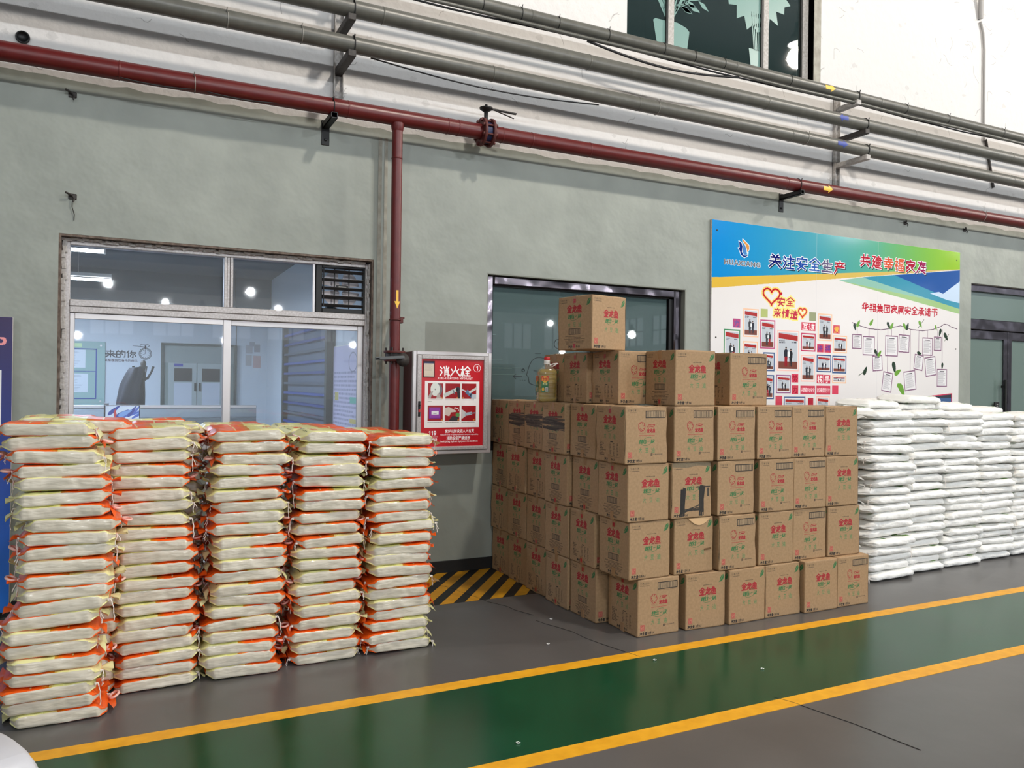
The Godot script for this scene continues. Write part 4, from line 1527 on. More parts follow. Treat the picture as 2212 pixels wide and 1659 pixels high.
# a sheet with uv, front towards the side from which a b c d run counter-clockwise, with a thin edge
func uvquad(st: SurfaceTool, a: Vector3, b: Vector3, c: Vector3, d: Vector3, thick: float):
	var n := (b - a).cross(d - a).normalized() * thick
	var p := [a + n, b + n, c + n, d + n]
	var uv := [Vector2(0, 1), Vector2(1, 1), Vector2(1, 0), Vector2(0, 0)]
	st.set_smooth_group(-1)
	for k in [0, 2, 1, 0, 3, 2]:
		st.set_uv(uv[k])
		st.add_vertex(p[k])
	var q := [a, b, c, d]
	for k in 4:
		var k2 := (k + 1) % 4
		for v in [[q[k], k], [p[k2], k2], [q[k2], k2], [q[k], k], [p[k], k], [p[k2], k2]]:
			st.set_uv(uv[v[1]])
			st.add_vertex(v[0])
	for k in [0, 1, 2, 0, 2, 3]:
		st.set_uv(uv[k])
		st.add_vertex(q[k])

# ---------- fire cabinet ----------
func hydrant():
	var o := thing("fire_cabinet", "red fire hydrant cabinet with aluminium framed door and instruction panel", "cabinet", Vector3(2.011, 1.0, 0))
	var W := 0.672
	var H := 0.812
	obj("body", box(0.004, 0.004, 0.001, W - 0.004, H - 0.004, 0.215, 0.003), M.dark_red, o)
	var door := obj("door", box(0.06, 0.055, 0.222, W - 0.06, H - 0.055, 0.238), M.dark_red, o)
	var st := begin()
	frame4(st, 0.0, 0.0, W, H, 0.03, 0.03, 0.03, 0.03, 0.2155, 0.246, 0.004)
	obj("outer_frame", st, M.alu, o)
	st = begin()
	frame4(st, 0.032, 0.032, W - 0.032, H - 0.032, 0.038, 0.038, 0.03, 0.03, 0.218, 0.256, 0.005)
	obj("door_frame", st, M.alu_dull, door)
	st = begin()
	bxx(st, 0.042, 0.3, 0.256, 0.06, 0.42, 0.262, 0.003)
	lathe(st, [[0.0, 0.0], [0.008, 0.0], [0.008, 0.008], [0.0, 0.008]], 12, along_z(Vector3(0.051, 0.39, 0.262)))
	obj("lock", st, M.black, door)
	obj("red_tab", box(0.043, 0.335, 0.262, 0.059, 0.355, 0.265), plain(C(190, 40, 40), 0.5), door)
	# printed panel
	var w := 768
	var h := 980
	var red := C(196, 24, 38)
	var im := blank(w, h, red)
	var U := func(x): return x * w / 1000.0
	var V := func(y): return y * h / 1000.0
	glyph_row(im, "消火栓", U.call(285), V.call(78), U.call(792), V.call(112), 15.0, Color.WHITE, 0.0, 0.92)
	ring(im, Vector2(U.call(893), V.call(93)), U.call(56), V.call(44), 5, Color.WHITE)
	latin(im, "1", U.call(878), V.call(66), U.call(908), V.call(120), Color.WHITE)
	latin(im, "FIRE-FIGHTING HYDRANT", U.call(262), V.call(203), U.call(822), V.call(230), Color.WHITE)
	rect(im, U.call(60), V.call(250), U.call(936), V.call(784), C(246, 240, 238))
	for q in [[108, 277, 348, 453], [385, 276, 623, 452], [648, 275, 886, 453], [108, 530, 350, 707], [380, 532, 616, 709], [647, 532, 883, 711]]:
		rect(im, U.call(q[0]), V.call(q[1]), U.call(q[2]), V.call(q[3]), C(160, 22, 30))
	var P := func(x, y): return Vector2(U.call(x), V.call(y))
	# hose reel held in two hands
	disc(im, P.call(260, 350), U.call(74), V.call(76), C(120, 112, 120))
	disc(im, P.call(222, 345), U.call(74), V.call(78), C(226, 230, 224))
	disc(im, P.call(222, 345), U.call(10), V.call(9), C(140, 140, 140))
	fill_poly(im, PackedVector2Array([P.call(110, 430), P.call(170, 360), P.call(190, 370), P.call(150, 452), P.call(110, 452)]), C(178, 168, 164))
	fill_poly(im, PackedVector2Array([P.call(235, 452), P.call(265, 385), P.call(285, 395), P.call(320, 452)]), C(190, 176, 170))
	# coupling
	line(im, P.call(385, 410), P.call(540, 352), 42, C(206, 214, 210))
	line(im, P.call(505, 350), P.call(530, 395), 14, C(120, 132, 140))
	disc(im, P.call(585, 345), U.call(34), V.call(32), C(60, 66, 74))
	disc(im, P.call(578, 345), U.call(18), V.call(18), C(20, 22, 26))
	fill_poly(im, PackedVector2Array([P.call(570, 370), P.call(622, 370), P.call(622, 451), P.call(585, 451)]), C(50, 48, 54))
	# nozzle
	line(im, P.call(650, 345), P.call(740, 375), 14, C(214, 216, 222))
	line(im, P.call(740, 375), P.call(835, 430), 46, C(90, 120, 150))
	line(im, P.call(800, 395), P.call(780, 430), 10, C(24, 30, 44))
	line(im, P.call(780, 375), P.call(884, 330), 26, C(206, 206, 202))
	fill_poly(im, PackedVector2Array([P.call(820, 400), P.call(886, 400), P.call(886, 452), P.call(800, 452)]), C(196, 200, 206))
	# alarm button
	rect(im, U.call(130), V.call(552), U.call(312), V.call(682), C(120, 36, 140))
	rect(im, U.call(142), V.call(562), U.call(300), V.call(672), C(150, 60, 166))
	rect(im, U.call(168), V.call(594), U.call(280), V.call(634), C(236, 234, 238))
	rect(im, U.call(195), V.call(622), U.call(250), V.call(626), C(60, 60, 60))
	# hand opening the valve
	fill_poly(im, PackedVector2Array([P.call(380, 560), P.call(440, 545), P.call(560, 590), P.call(555, 605), P.call(480, 610), P.call(450, 655), P.call(382, 640)]), C(214, 196, 186))
	disc(im, P.call(585, 640), U.call(34), V.call(26), C(96, 150, 84))
	fill_poly(im, PackedVector2Array([P.call(440, 709), P.call(500, 650), P.call(590, 660), P.call(615, 709)]), C(60, 54, 58))
	poly_line(im, [P.call(600, 590), P.call(590, 565), P.call(530, 560), P.call(545, 550)], 6, Color.WHITE)
	# spraying
	fill_poly(im, PackedVector2Array([P.call(648, 570), P.call(720, 610), P.call(720, 650), P.call(648, 690)]), C(206, 202, 200))
	line(im, P.call(720, 632), P.call(800, 622), 34, C(170, 186, 196))
	line(im, P.call(800, 622), P.call(865, 616), 14, C(120, 136, 150))
	for q in [[315, 435, 340, 450], [560, 432, 590, 450], [655, 430, 690, 450], [322, 690, 345, 705], [580, 690, 610, 706], [835, 690, 865, 706]]:
		disc(im, P.call((q[0] + q[2]) / 2.0, (q[1] + q[3]) / 2.0), 11, 9, C(210, 130, 60))
	for q in [[108, 462, 345, 472], [385, 462, 623, 472], [665, 462, 850, 472], [108, 482, 170, 492], [108, 720, 345, 731], [385, 720, 612, 731], [650, 720, 868, 731]]:
		print_lines(im, U.call(q[0]), V.call(q[1]), U.call(q[2]), V.call(q[3]), 1, C(30, 26, 28), 0.05)
	glyph_row(im, "爱护消防设施人人有责", U.call(385), V.call(806), U.call(858), V.call(40), 4.6, Color.WHITE)
	latin(im, "Taking care of the fire fighting equipment is everyone's responsibility", U.call(308), V.call(858), U.call(925), V.call(878), Color.WHITE)
	glyph_row(im, "消防栓前严禁堵塞", U.call(410), V.call(886), U.call(792), V.call(40), 4.6, Color.WHITE)
	latin(im, "Fire-Fighting Hydrant Equipment Do Not Block", U.call(302), V.call(934), U.call(918), V.call(962), Color.WHITE)
	latin(im, "119", U.call(125), V.call(820), U.call(245), V.call(870), Color.WHITE)
	rect(im, U.call(110), V.call(888), U.call(275), V.call(892), Color.WHITE)
	glyph_row(im, "火警电话", U.call(120), V.call(905), U.call(262), V.call(32), 4.0, Color.WHITE)
	st = begin()
	uvquad(st, Vector3(0.07, 0.062, 0.238), Vector3(W - 0.07, 0.062, 0.238), Vector3(W - 0.07, H - 0.062, 0.238), Vector3(0.07, H - 0.062, 0.238), 0.0015)
	obj("instruction_panel", st, picture(im, 0.3), door)
	# inspection card in a clear pocket
	im = blank(128, 192, C(212, 200, 182))
	rect(im, 0, 0, 128, 22, C(36, 44, 84))
	print_lines(im, 10, 34, 118, 120, 10, C(176, 164, 150))
	st = begin()
	uvquad(st, Vector3(0.092, 0.612, 0.2405), Vector3(0.175, 0.612, 0.2405), Vector3(0.175, 0.728, 0.2405), Vector3(0.092, 0.728, 0.2405), 0.002)
	tag(obj("inspection_card", st, picture(im, 0.4), null, Vector3(2.011, 1.0, 0)), "small inspection card in a holder on the fire cabinet door", "card")
	st = begin()
	frame4(st, 0.086, 0.606, 0.181, 0.736, 0.006, 0.006, 0.006, 0.008, 0.2396, 0.2445, 0.001)
	obj("card_holder", st, plain(C(70, 20, 26), 0.3), door)

# ---------- notice board ----------
func person_pair(im: Image, x0, y0, x1, y1, seed_: int):
	var r := RandomNumberGenerator.new()
	r.seed = seed_
	var w: float = x1 - x0
	var h: float = y1 - y0
	rect(im, x0, y0, x1, y1, C(190, 196, 204))
	rect(im, x0, y1 - h * 0.2, x1, y1, C(120, 66, 54))
	fill_poly(im, PackedVector2Array([Vector2(x0, y0 + h * 0.02), Vector2(x1, y0 + h * 0.08), Vector2(x1, y0 + h * 0.22), Vector2(x0, y0 + h * 0.16)]), C(168, 40, 38))
	print_lines(im, x0 + w * 0.03, y0 + h * 0.22, x0 + w * 0.36, y0 + h * 0.31, 2, C(40, 40, 52))
	print_lines(im, x0 + w * 0.68, y0 + h * 0.24, x0 + w * 0.97, y0 + h * 0.31, 1, C(40, 40, 52))
	for k in 2:
		var cx: float = x0 + w * (0.4 + 0.24 * k + r.randf_range(-0.03, 0.03))
		var top: float = y0 + h * (0.36 + 0.05 * k + r.randf_range(-0.03, 0.03))
		var foot: float = y0 + h * 0.93
		var hh := foot - top
		var dark: Color = [C(34, 34, 40), C(40, 42, 52), C(56, 58, 62), C(30, 36, 46)][r.randi() % 4]
		disc(im, Vector2(cx, top + hh * 0.07), hh * 0.05, hh * 0.065, C(150, 112, 96))
		disc(im, Vector2(cx, top + hh * 0.04), hh * 0.052, hh * 0.04, C(26, 24, 24))
		fill_poly(im, PackedVector2Array([Vector2(cx - hh * 0.06, top + hh * 0.14), Vector2(cx + hh * 0.06, top + hh * 0.14), Vector2(cx + hh * 0.14, top + hh * 0.22), Vector2(cx + hh * 0.12, top + hh * 0.52), Vector2(cx - hh * 0.12, top + hh * 0.52), Vector2(cx - hh * 0.14, top + hh * 0.22)]), dark)
		fill_poly(im, PackedVector2Array([Vector2(cx - hh * 0.1, top + hh * 0.5), Vector2(cx + hh * 0.1, top + hh * 0.5), Vector2(cx + hh * 0.085, foot), Vector2(cx + hh * 0.02, foot), Vector2(cx, top + hh * 0.62), Vector2(cx - hh * 0.02, foot), Vector2(cx - hh * 0.085, foot)]), dark if r.randf() < 0.75 else C(150, 30, 40))
	rect(im, x0 + w * 0.47, y0 + h * 0.52, x0 + w * 0.6, y0 + h * 0.66, C(236, 238, 240))

func heart(im: Image, x0, y0, x1, y1, pen: float, c: Color):
	var p := []
	for k in 33:
		var t := PI * 0.06 + (TAU - PI * 0.12) * k / 32.0
		var x := 16.0 * pow(sin(t), 3)
		var y := 13.0 * cos(t) - 5.0 * cos(2 * t) - 2.0 * cos(3 * t) - cos(4 * t)
		p.append(Vector2(lerp(float(x0), float(x1), (x + 16.0) / 32.0), lerp(float(y0), float(y1), (12.0 - y) / 29.0)))
	poly_line(im, p, pen, c)

func poster():
	var w := 1880
	var h := 1150
	var im := blank(w, h, C(228, 224, 223))
	var P := func(x, y): return Vector2(x * w / 1000.0, y * h / 1000.0)
	# sky blue to green head, gold band, slanting bands on the right
	for k in 188:
		var t := k / 187.0
		var c := C(20, 138, 214).lerp(C(70, 158, 178), clampf(t / 0.35, 0, 1)).lerp(C(96, 172, 140), clampf((t - 0.35) / 0.3, 0, 1)).lerp(C(146, 192, 42), clampf((t - 0.62) / 0.35, 0, 1))
		rect(im, k * 10, 0, k * 10 + 10, h * lerpf(0.246, 0.088, t), c)
		rect(im, k * 10, h * lerpf(0.246, 0.088, t), k * 10 + 10, h * lerpf(0.292, 0.09, t), C(222, 182, 70).lerp(C(206, 184, 120), t))
	fill_poly(im, PackedVector2Array([P.call(464, 206), P.call(560, 180), P.call(1000, 290), P.call(1000, 318)]), C(158, 192, 130))
	fill_poly(im, PackedVector2Array([P.call(464, 206), P.call(570, 178), P.call(860, 228), P.call(880, 262)]), C(142, 190, 174))
	fill_poly(im, PackedVector2Array([P.call(560, 180), P.call(700, 152), P.call(1000, 240), P.call(1000, 292)]), C(62, 146, 172))
	fill_poly(im, PackedVector2Array([P.call(697, 153), P.call(1000, 92), P.call(1000, 262)]), C(32, 84, 158))
	fill_poly(im, PackedVector2Array([P.call(858, 226), P.call(900, 214), P.call(920, 222), P.call(955, 190), P.call(1000, 150), P.call(1000, 262), P.call(940, 252)]), C(196, 216, 238))
	# the company mark
	disc(im, P.call(106, 115), 21, 27, C(76, 132, 196))
	for q in [[[103, 67], [112, 76], [126, 92], [127, 110], [119, 128], [118, 112], [112, 92], [103, 78]], [[90, 77], [100, 84], [104, 100], [102, 124], [108, 137], [118, 136], [124, 124], [121, 140], [110, 149], [98, 140], [93, 122], [87, 108], [92, 106]]]:
		var p := PackedVector2Array()
		for v in q:
			p.append(P.call(v[0], v[1]))
		var ringp := []
		for v in p: ringp.append(v)
		ringp.append(p[0])
		fill_poly(im, p, C(214, 146, 74) if q[0][0] == 103 else C(18, 52, 128))
		poly_line(im, ringp, 3.5, C(236, 240, 244))
	for d in [[-2, 0], [2, 0], [0, -2], [0, 2], [0, 0]]:
		latin(im, "HUAXIANG", w * 0.041 + d[0], h * 0.163 + d[1], w * 0.166 + d[0], h * 0.184 + d[1], C(236, 238, 240) if d[0] != 0 or d[1] != 0 else C(104, 104, 112))
	# heading
	var ramp1 := [C(14, 24, 104), C(22, 50, 140), C(30, 72, 160), C(52, 92, 172), C(96, 86, 120), C(176, 34, 52)]
	var ramp2 := [C(178, 24, 50), C(186, 40, 56), C(216, 90, 60), C(214, 96, 66), C(168, 30, 60), C(150, 20, 80)]
	for pass_ in 3:
		var d: float = [4.0, 0.0, 0.0][pass_]
		var pen: float = [15.0, 16.0, 9.0][pass_]
		glyph_row(im, "关注安全生产", w * 0.194 + d, h * 0.118 + d, w * 0.49 + d, h * 0.056, pen, [C(20, 20, 40), C(240, 244, 248), ramp1][pass_], 0.06, 0.8)
		glyph_row(im, "共建幸福家庭", w * 0.546 + d, h * 0.072 + d, w * 0.84 + d, h * 0.056, pen, [C(20, 20, 40), C(240, 244, 248), ramp2][pass_], 0.06, 0.8)
	# family wall title with hearts
	for q in [["安", 229, 310, 26, 36], ["全", 262, 306, 28, 38], ["亲", 216, 358, 26, 36], ["情", 247, 360, 26, 36], ["墙", 277, 364, 26, 36]]:
		glyph(im, q[0], q[1] * w / 1000.0, q[2] * h / 1000.0, q[3] * w / 1000.0, q[4] * h / 1000.0, 22, C(240, 226, 130), 0.08)
	heart(im, 0.178 * w, 0.273 * h, 0.238 * w, 0.345 * h, 22, C(240, 214, 120))
	heart(im, 0.308 * w, 0.351 * h, 0.338 * w, 0.392 * h, 18, C(240, 214, 120))
	heart(im, 0.178 * w, 0.273 * h, 0.238 * w, 0.345 * h, 9, C(190, 28, 40))
	heart(im, 0.308 * w, 0.351 * h, 0.338 * w, 0.392 * h, 7, C(200, 40, 44))
	disc(im, P.call(243, 291), 8, 8, C(190, 28, 40))
	for q in [["安", 229, 310, 26, 36], ["全", 262, 306, 28, 38], ["亲", 216, 358, 26, 36], ["情", 247, 360, 26, 36], ["墙", 277, 364, 26, 36]]:
		glyph(im, q[0], q[1] * w / 1000.0, q[2] * h / 1000.0, q[3] * w / 1000.0, q[4] * h / 1000.0, 6, C(188, 24, 60), 0.08)
	# photographs in coloured frames
	var n := 0
	for q in [["g", 43, 463, 99, 610], ["o", 108, 368, 163, 493], ["o", 108, 511, 161, 612], ["p", 169, 413, 223, 541], ["k", 230, 454, 312, 637], ["r", 319, 461, 375, 545], ["o", 383, 367, 439, 493], ["o", 443, 464, 500, 547], ["b", 380, 557, 437, 638], ["b", 441, 559, 498, 642], ["k", 320, 560, 374, 683], ["o", 441, 650, 498, 689], ["v", 228, 654, 283, 737], ["b", 181, 556, 222, 640], ["b", 182, 656, 221, 764], ["b", 257, 752, 338, 850], ["k", 380, 748, 433, 850]]:
		var a: Vector2 = P.call(q[1], q[2])
		var b: Vector2 = P.call(q[3], q[4])
		rect(im, a.x, a.y, b.x, b.y, {"g": C(70, 140, 92), "o": C(240, 196, 164), "p": C(190, 90, 130), "k": C(244, 196, 186), "r": C(190, 60, 96), "b": C(70, 96, 140), "v": C(150, 96, 140)}[q[0]])
		rect(im, a.x + 7, a.y + 7, b.x - 7, b.y - 7, C(236, 232, 230))
		person_pair(im, a.x + 11, a.y + 11, b.x - 11, b.y - 11, 40 + n)
		n += 1
	for q in [[73, 416, 99, 455, C(180, 70, 120), "力", C(110, 80, 150)], [170, 365, 195, 403, C(176, 186, 116), "", C(0, 0, 0)], [349, 364, 375, 404, C(150, 156, 120), "", C(0, 0, 0)], [320, 413, 374, 451, C(204, 66, 88), "互谅", C(250, 236, 236)], [444, 417, 470, 456, C(204, 66, 88), "爱", C(236, 190, 70)], [381, 508, 406, 547, C(204, 66, 88), "拼", C(110, 60, 140)], [410, 508, 436, 547, C(204, 66, 88), "搏", C(110, 60, 140)], [285, 649, 311, 688, C(214, 70, 96), "努", C(170, 24, 50)], [286, 700, 311, 740, C(204, 66, 88), "力", C(170, 24, 50)], [381, 649, 407, 690, C(204, 66, 88), "携", C(250, 236, 236)], [409, 650, 435, 690, C(204, 66, 88), "手", C(250, 236, 236)], [319, 701, 375, 740, C(204, 66, 88), "夫妻携手话安全", C(250, 220, 224)], [380, 700, 435, 741, C(204, 66, 88), "家庭联保促安全", C(250, 220, 224)], [442, 699, 467, 740, C(214, 70, 96), "", C(0, 0, 0)], [227, 748, 252, 790, C(204, 66, 88), "", C(0, 0, 0)], [348, 757, 369, 800, C(180, 40, 60), "", C(0, 0, 0)]]:
		var a: Vector2 = P.call(q[0], q[1])
		var b: Vector2 = P.call(q[2], q[3])
		rect(im, a.x, a.y, b.x, b.y, q[4])
		if q[5].length() > 3:
			glyph_row(im, q[5], a.x + 4, a.y + 12, b.x - 4, b.y - a.y - 24, 2.2, q[6])
		elif q[5] != "":
			glyph_row(im, q[5], a.x + 4, a.y + 6, b.x - 4, b.y - a.y - 12, 4.5, q[6])
	# pledge letters hung from a vine
	glyph_row(im, "华翔集团家属安全承诺书", w * 0.558, h * 0.302, w * 0.895, h * 0.038, 6.6, C(186, 20, 44), 0.05, 0.86)
	var vine := []
	for q in [[520, 399], [552, 412], [590, 423], [641, 425], [672, 418], [697, 408], [726, 399], [750, 406], [773, 414], [825, 417], [874, 407], [910, 390], [927, 376], [945, 378], [958, 387], [990, 397]]:
		vine.append(P.call(q[0], q[1]))
	poly_line(im, vine, 4, C(92, 66, 86))
	for q in [[521, 452, 560, 523, 0, 410], [565, 459, 615, 551, 0, 420], [660, 450, 715, 551, 0, 420], [718, 441, 767, 531, 0.03, 405], [605, 547, 650, 627, -0.08, 425], [647, 625, 694, 729, 0.14, 425], [787, 534, 832, 618, 0.12, 415], [826, 450, 873, 540, 0, 415], [837, 542, 892, 646, -0.13, 450], [879, 442, 915, 514, 0, 405], [743, 616, 799, 720, -0.12, 415], [895, 605, 943, 696, 0, 405]]:
		var a: Vector2 = P.call(q[0], q[1])
		var b: Vector2 = P.call(q[2], q[3])
		var m := (a + b) / 2.0
		var hw: float = (b.x - a.x) / 2.0 - absf(q[4]) * 30
		var hh: float = (b.y - a.y) / 2.0 - absf(q[4]) * 30
		var t: float = P.call(0, q[5]).y
		line(im, Vector2(m.x, t), Vector2(m.x, m.y - hh), 3, C(128, 96, 120))
		for s in [[hw, hh, C(132, 96, 122)], [hw - 5, hh - 6, C(232, 230, 232)]]:
			var p := PackedVector2Array()
			for v in [[-1, -1], [1, -1], [1, 1], [-1, 1]]:
				p.append(m + Vector2(v[0] * s[0], v[1] * s[1]).rotated(q[4]))
			fill_poly(im, p, s[2])
		for k in 15:
			var yy := -hh * 0.72 + k * hh * 0.1
			var half_: float = hw * (0.42 if k == 0 else rng.randf_range(0.5, 0.78))
			line(im, m + Vector2(-hw * 0.72 if k else -half_, yy).rotated(q[4]), m + Vector2(-hw * 0.72 + half_ * 1.85 if k else half_, yy).rotated(q[4]), 2.0 if k else 4.0, C(160, 156, 162) if k else C(70, 66, 72))
	for q in [[545, 402, -1.0, 46, 0], [531, 420, 1.2, 42, 1], [600, 392, -0.9, 44, 0], [674, 402, 1.0, 46, 1], [688, 402, -1.0, 46, 0], [745, 402, 1.0, 44, 0], [757, 400, -1.2, 46, 1], [815, 385, 1.0, 46, 0], [888, 398, 1.2, 34, 0], [908, 420, 1.9, 46, 1], [936, 440, 0.9, 56, 1], [622, 538, 1.0, 44, 1], [636, 540, -0.9, 44, 0], [700, 605, 1.3, 66, 1], [716, 628, -0.5, 60, 0], [812, 530, 0.2, 40, 1], [576, 625, -1.1, 52, 1], [920, 590, 1.7, 40, 1], [735, 715, 1.0, 84, 0], [728, 700, 0.5, 60, 0]]:
		leaf(im, P.call(q[0], q[1]), q[3], q[3] * 0.42, q[2], C(40, 58, 44) if q[4] else C(108, 158, 60))
	for q in [[548, 620, 583, 650], [930, 425, 950, 462], [805, 360, 832, 405]]:
		line(im, P.call(q[0], q[3]), P.call(q[2], q[1]), 3, C(50, 70, 50))
	# group photograph low on the right
	fill_poly(im, PackedVector2Array([P.call(722, 762), P.call(969, 728), P.call(969, 900), P.call(722, 900)]), C(206, 60, 90))
	fill_poly(im, PackedVector2Array([P.call(726, 766), P.call(965, 734), P.call(965, 900), P.call(726, 900)]), C(52, 58, 70))
	for q in [[730, 770, 790, 900, C(84, 92, 104)], [830, 752, 870, 900, C(24, 26, 30)], [872, 746, 905, 900, C(176, 166, 160)], [908, 744, 965, 900, C(66, 96, 140)]]:
		rect(im, q[0] * w / 1000.0, q[1] * h / 1000.0 + 10, q[2] * w / 1000.0, q[3] * h / 1000.0, q[4])
	for k in 30:
		var c: Vector2 = P.call(740 + rng.randf() * 215, 800 + rng.randf() * 40)
		disc(im, c, 6, 8, C(170, 130, 112))
		rect(im, c.x - 10, c.y + 8, c.x + 10, c.y + 60, [C(34, 36, 46), C(180, 180, 186), C(70, 40, 44)][k % 3])
	print_lines(im, 0.548 * w, 0.8 * h, 0.7 * w, 0.815 * h, 1, C(50, 46, 50), 0.02)
	for x in [0.375, 0.625]:
		rect(im, w * x, 0, w * x + 1, h, C(200, 200, 204))
	var o := thing("notice_board", "large glossy notice board with blue-green heading, photographs and hanging pledge letters", "notice board", Vector3(5.14, 0.9, 0))
	obj("backing", box(-0.004, -0.004, 0.001, 3.764, 2.304, 0.022, 0.003), M.alu_dull, o)
	var st := begin()
	uvquad(st, Vector3(0, 0, 0.022), Vector3(3.76, 0, 0.022), Vector3(3.76, 2.3, 0.022), Vector3(0, 2.3, 0.022), 0.004)
	var m := picture(im, 0.08)
	obj("printed_face", st, m, o)
	st = begin()
	for x in [0.06, 3.7]:
		for y in [0.1, 1.15, 2.2]:
			lathe(st, [[0.009, 0.0], [0.008, 0.003], [0.0, 0.004]], 10, along_z(Vector3(x, y, 0.026)))
	obj("screws", st, M.iron, o)

func banner():
	var im := blank(256, 512, C(40, 30, 90))
	for k in 64:
		var t := k / 63.0
		rect(im, 0, k * 8, 256, k * 8 + 8, C(44, 26, 78).lerp(C(30, 70, 160), clampf(t * 1.6, 0, 1)).lerp(C(24, 104, 196), clampf((t - 0.5) * 2, 0, 1)))
	latin(im, "APP", 170, 34, 246, 58, C(236, 150, 150))
	rect(im, 150, 92, 238, 196, C(232, 232, 234))
	for q in [[250], [300], [360], [420]]:
		pass
	rect(im, 130, 250, 232, 370, C(222, 226, 234))
	print_lines(im, 140, 260, 224, 360, 9, C(140, 150, 170))
	rect(im, 130, 400, 226, 470, C(222, 226, 234))
	var o := thing("display_board", "dark blue display board leaning at the wall left of the office window", "display board", Vector3(-0.643, 0, 0.06), 0.0)
	obj("board", box(-0.8, 0.05, 0.0, 0.0, 1.95, 0.025, 0.003), M.alu, o)
	var st := begin()
	uvquad(st, Vector3(-0.798, 0.052, 0.025), Vector3(-0.002, 0.052, 0.025), Vector3(-0.002, 1.948, 0.025), Vector3(-0.798, 1.948, 0.025), 0.002)
	obj("printed_face", st, picture(im, 0.35), o)
	for x in [-0.7, -0.1]:
		st = begin()
		bxx(st, x - 0.02, 0.0, -0.05, x + 0.02, 0.05, 0.2, 0.004)
		obj("foot", st, M.black, o)
# ---------- oil cartons ----------
const BW := 0.322
const BD := 0.325
const BH := 0.3575

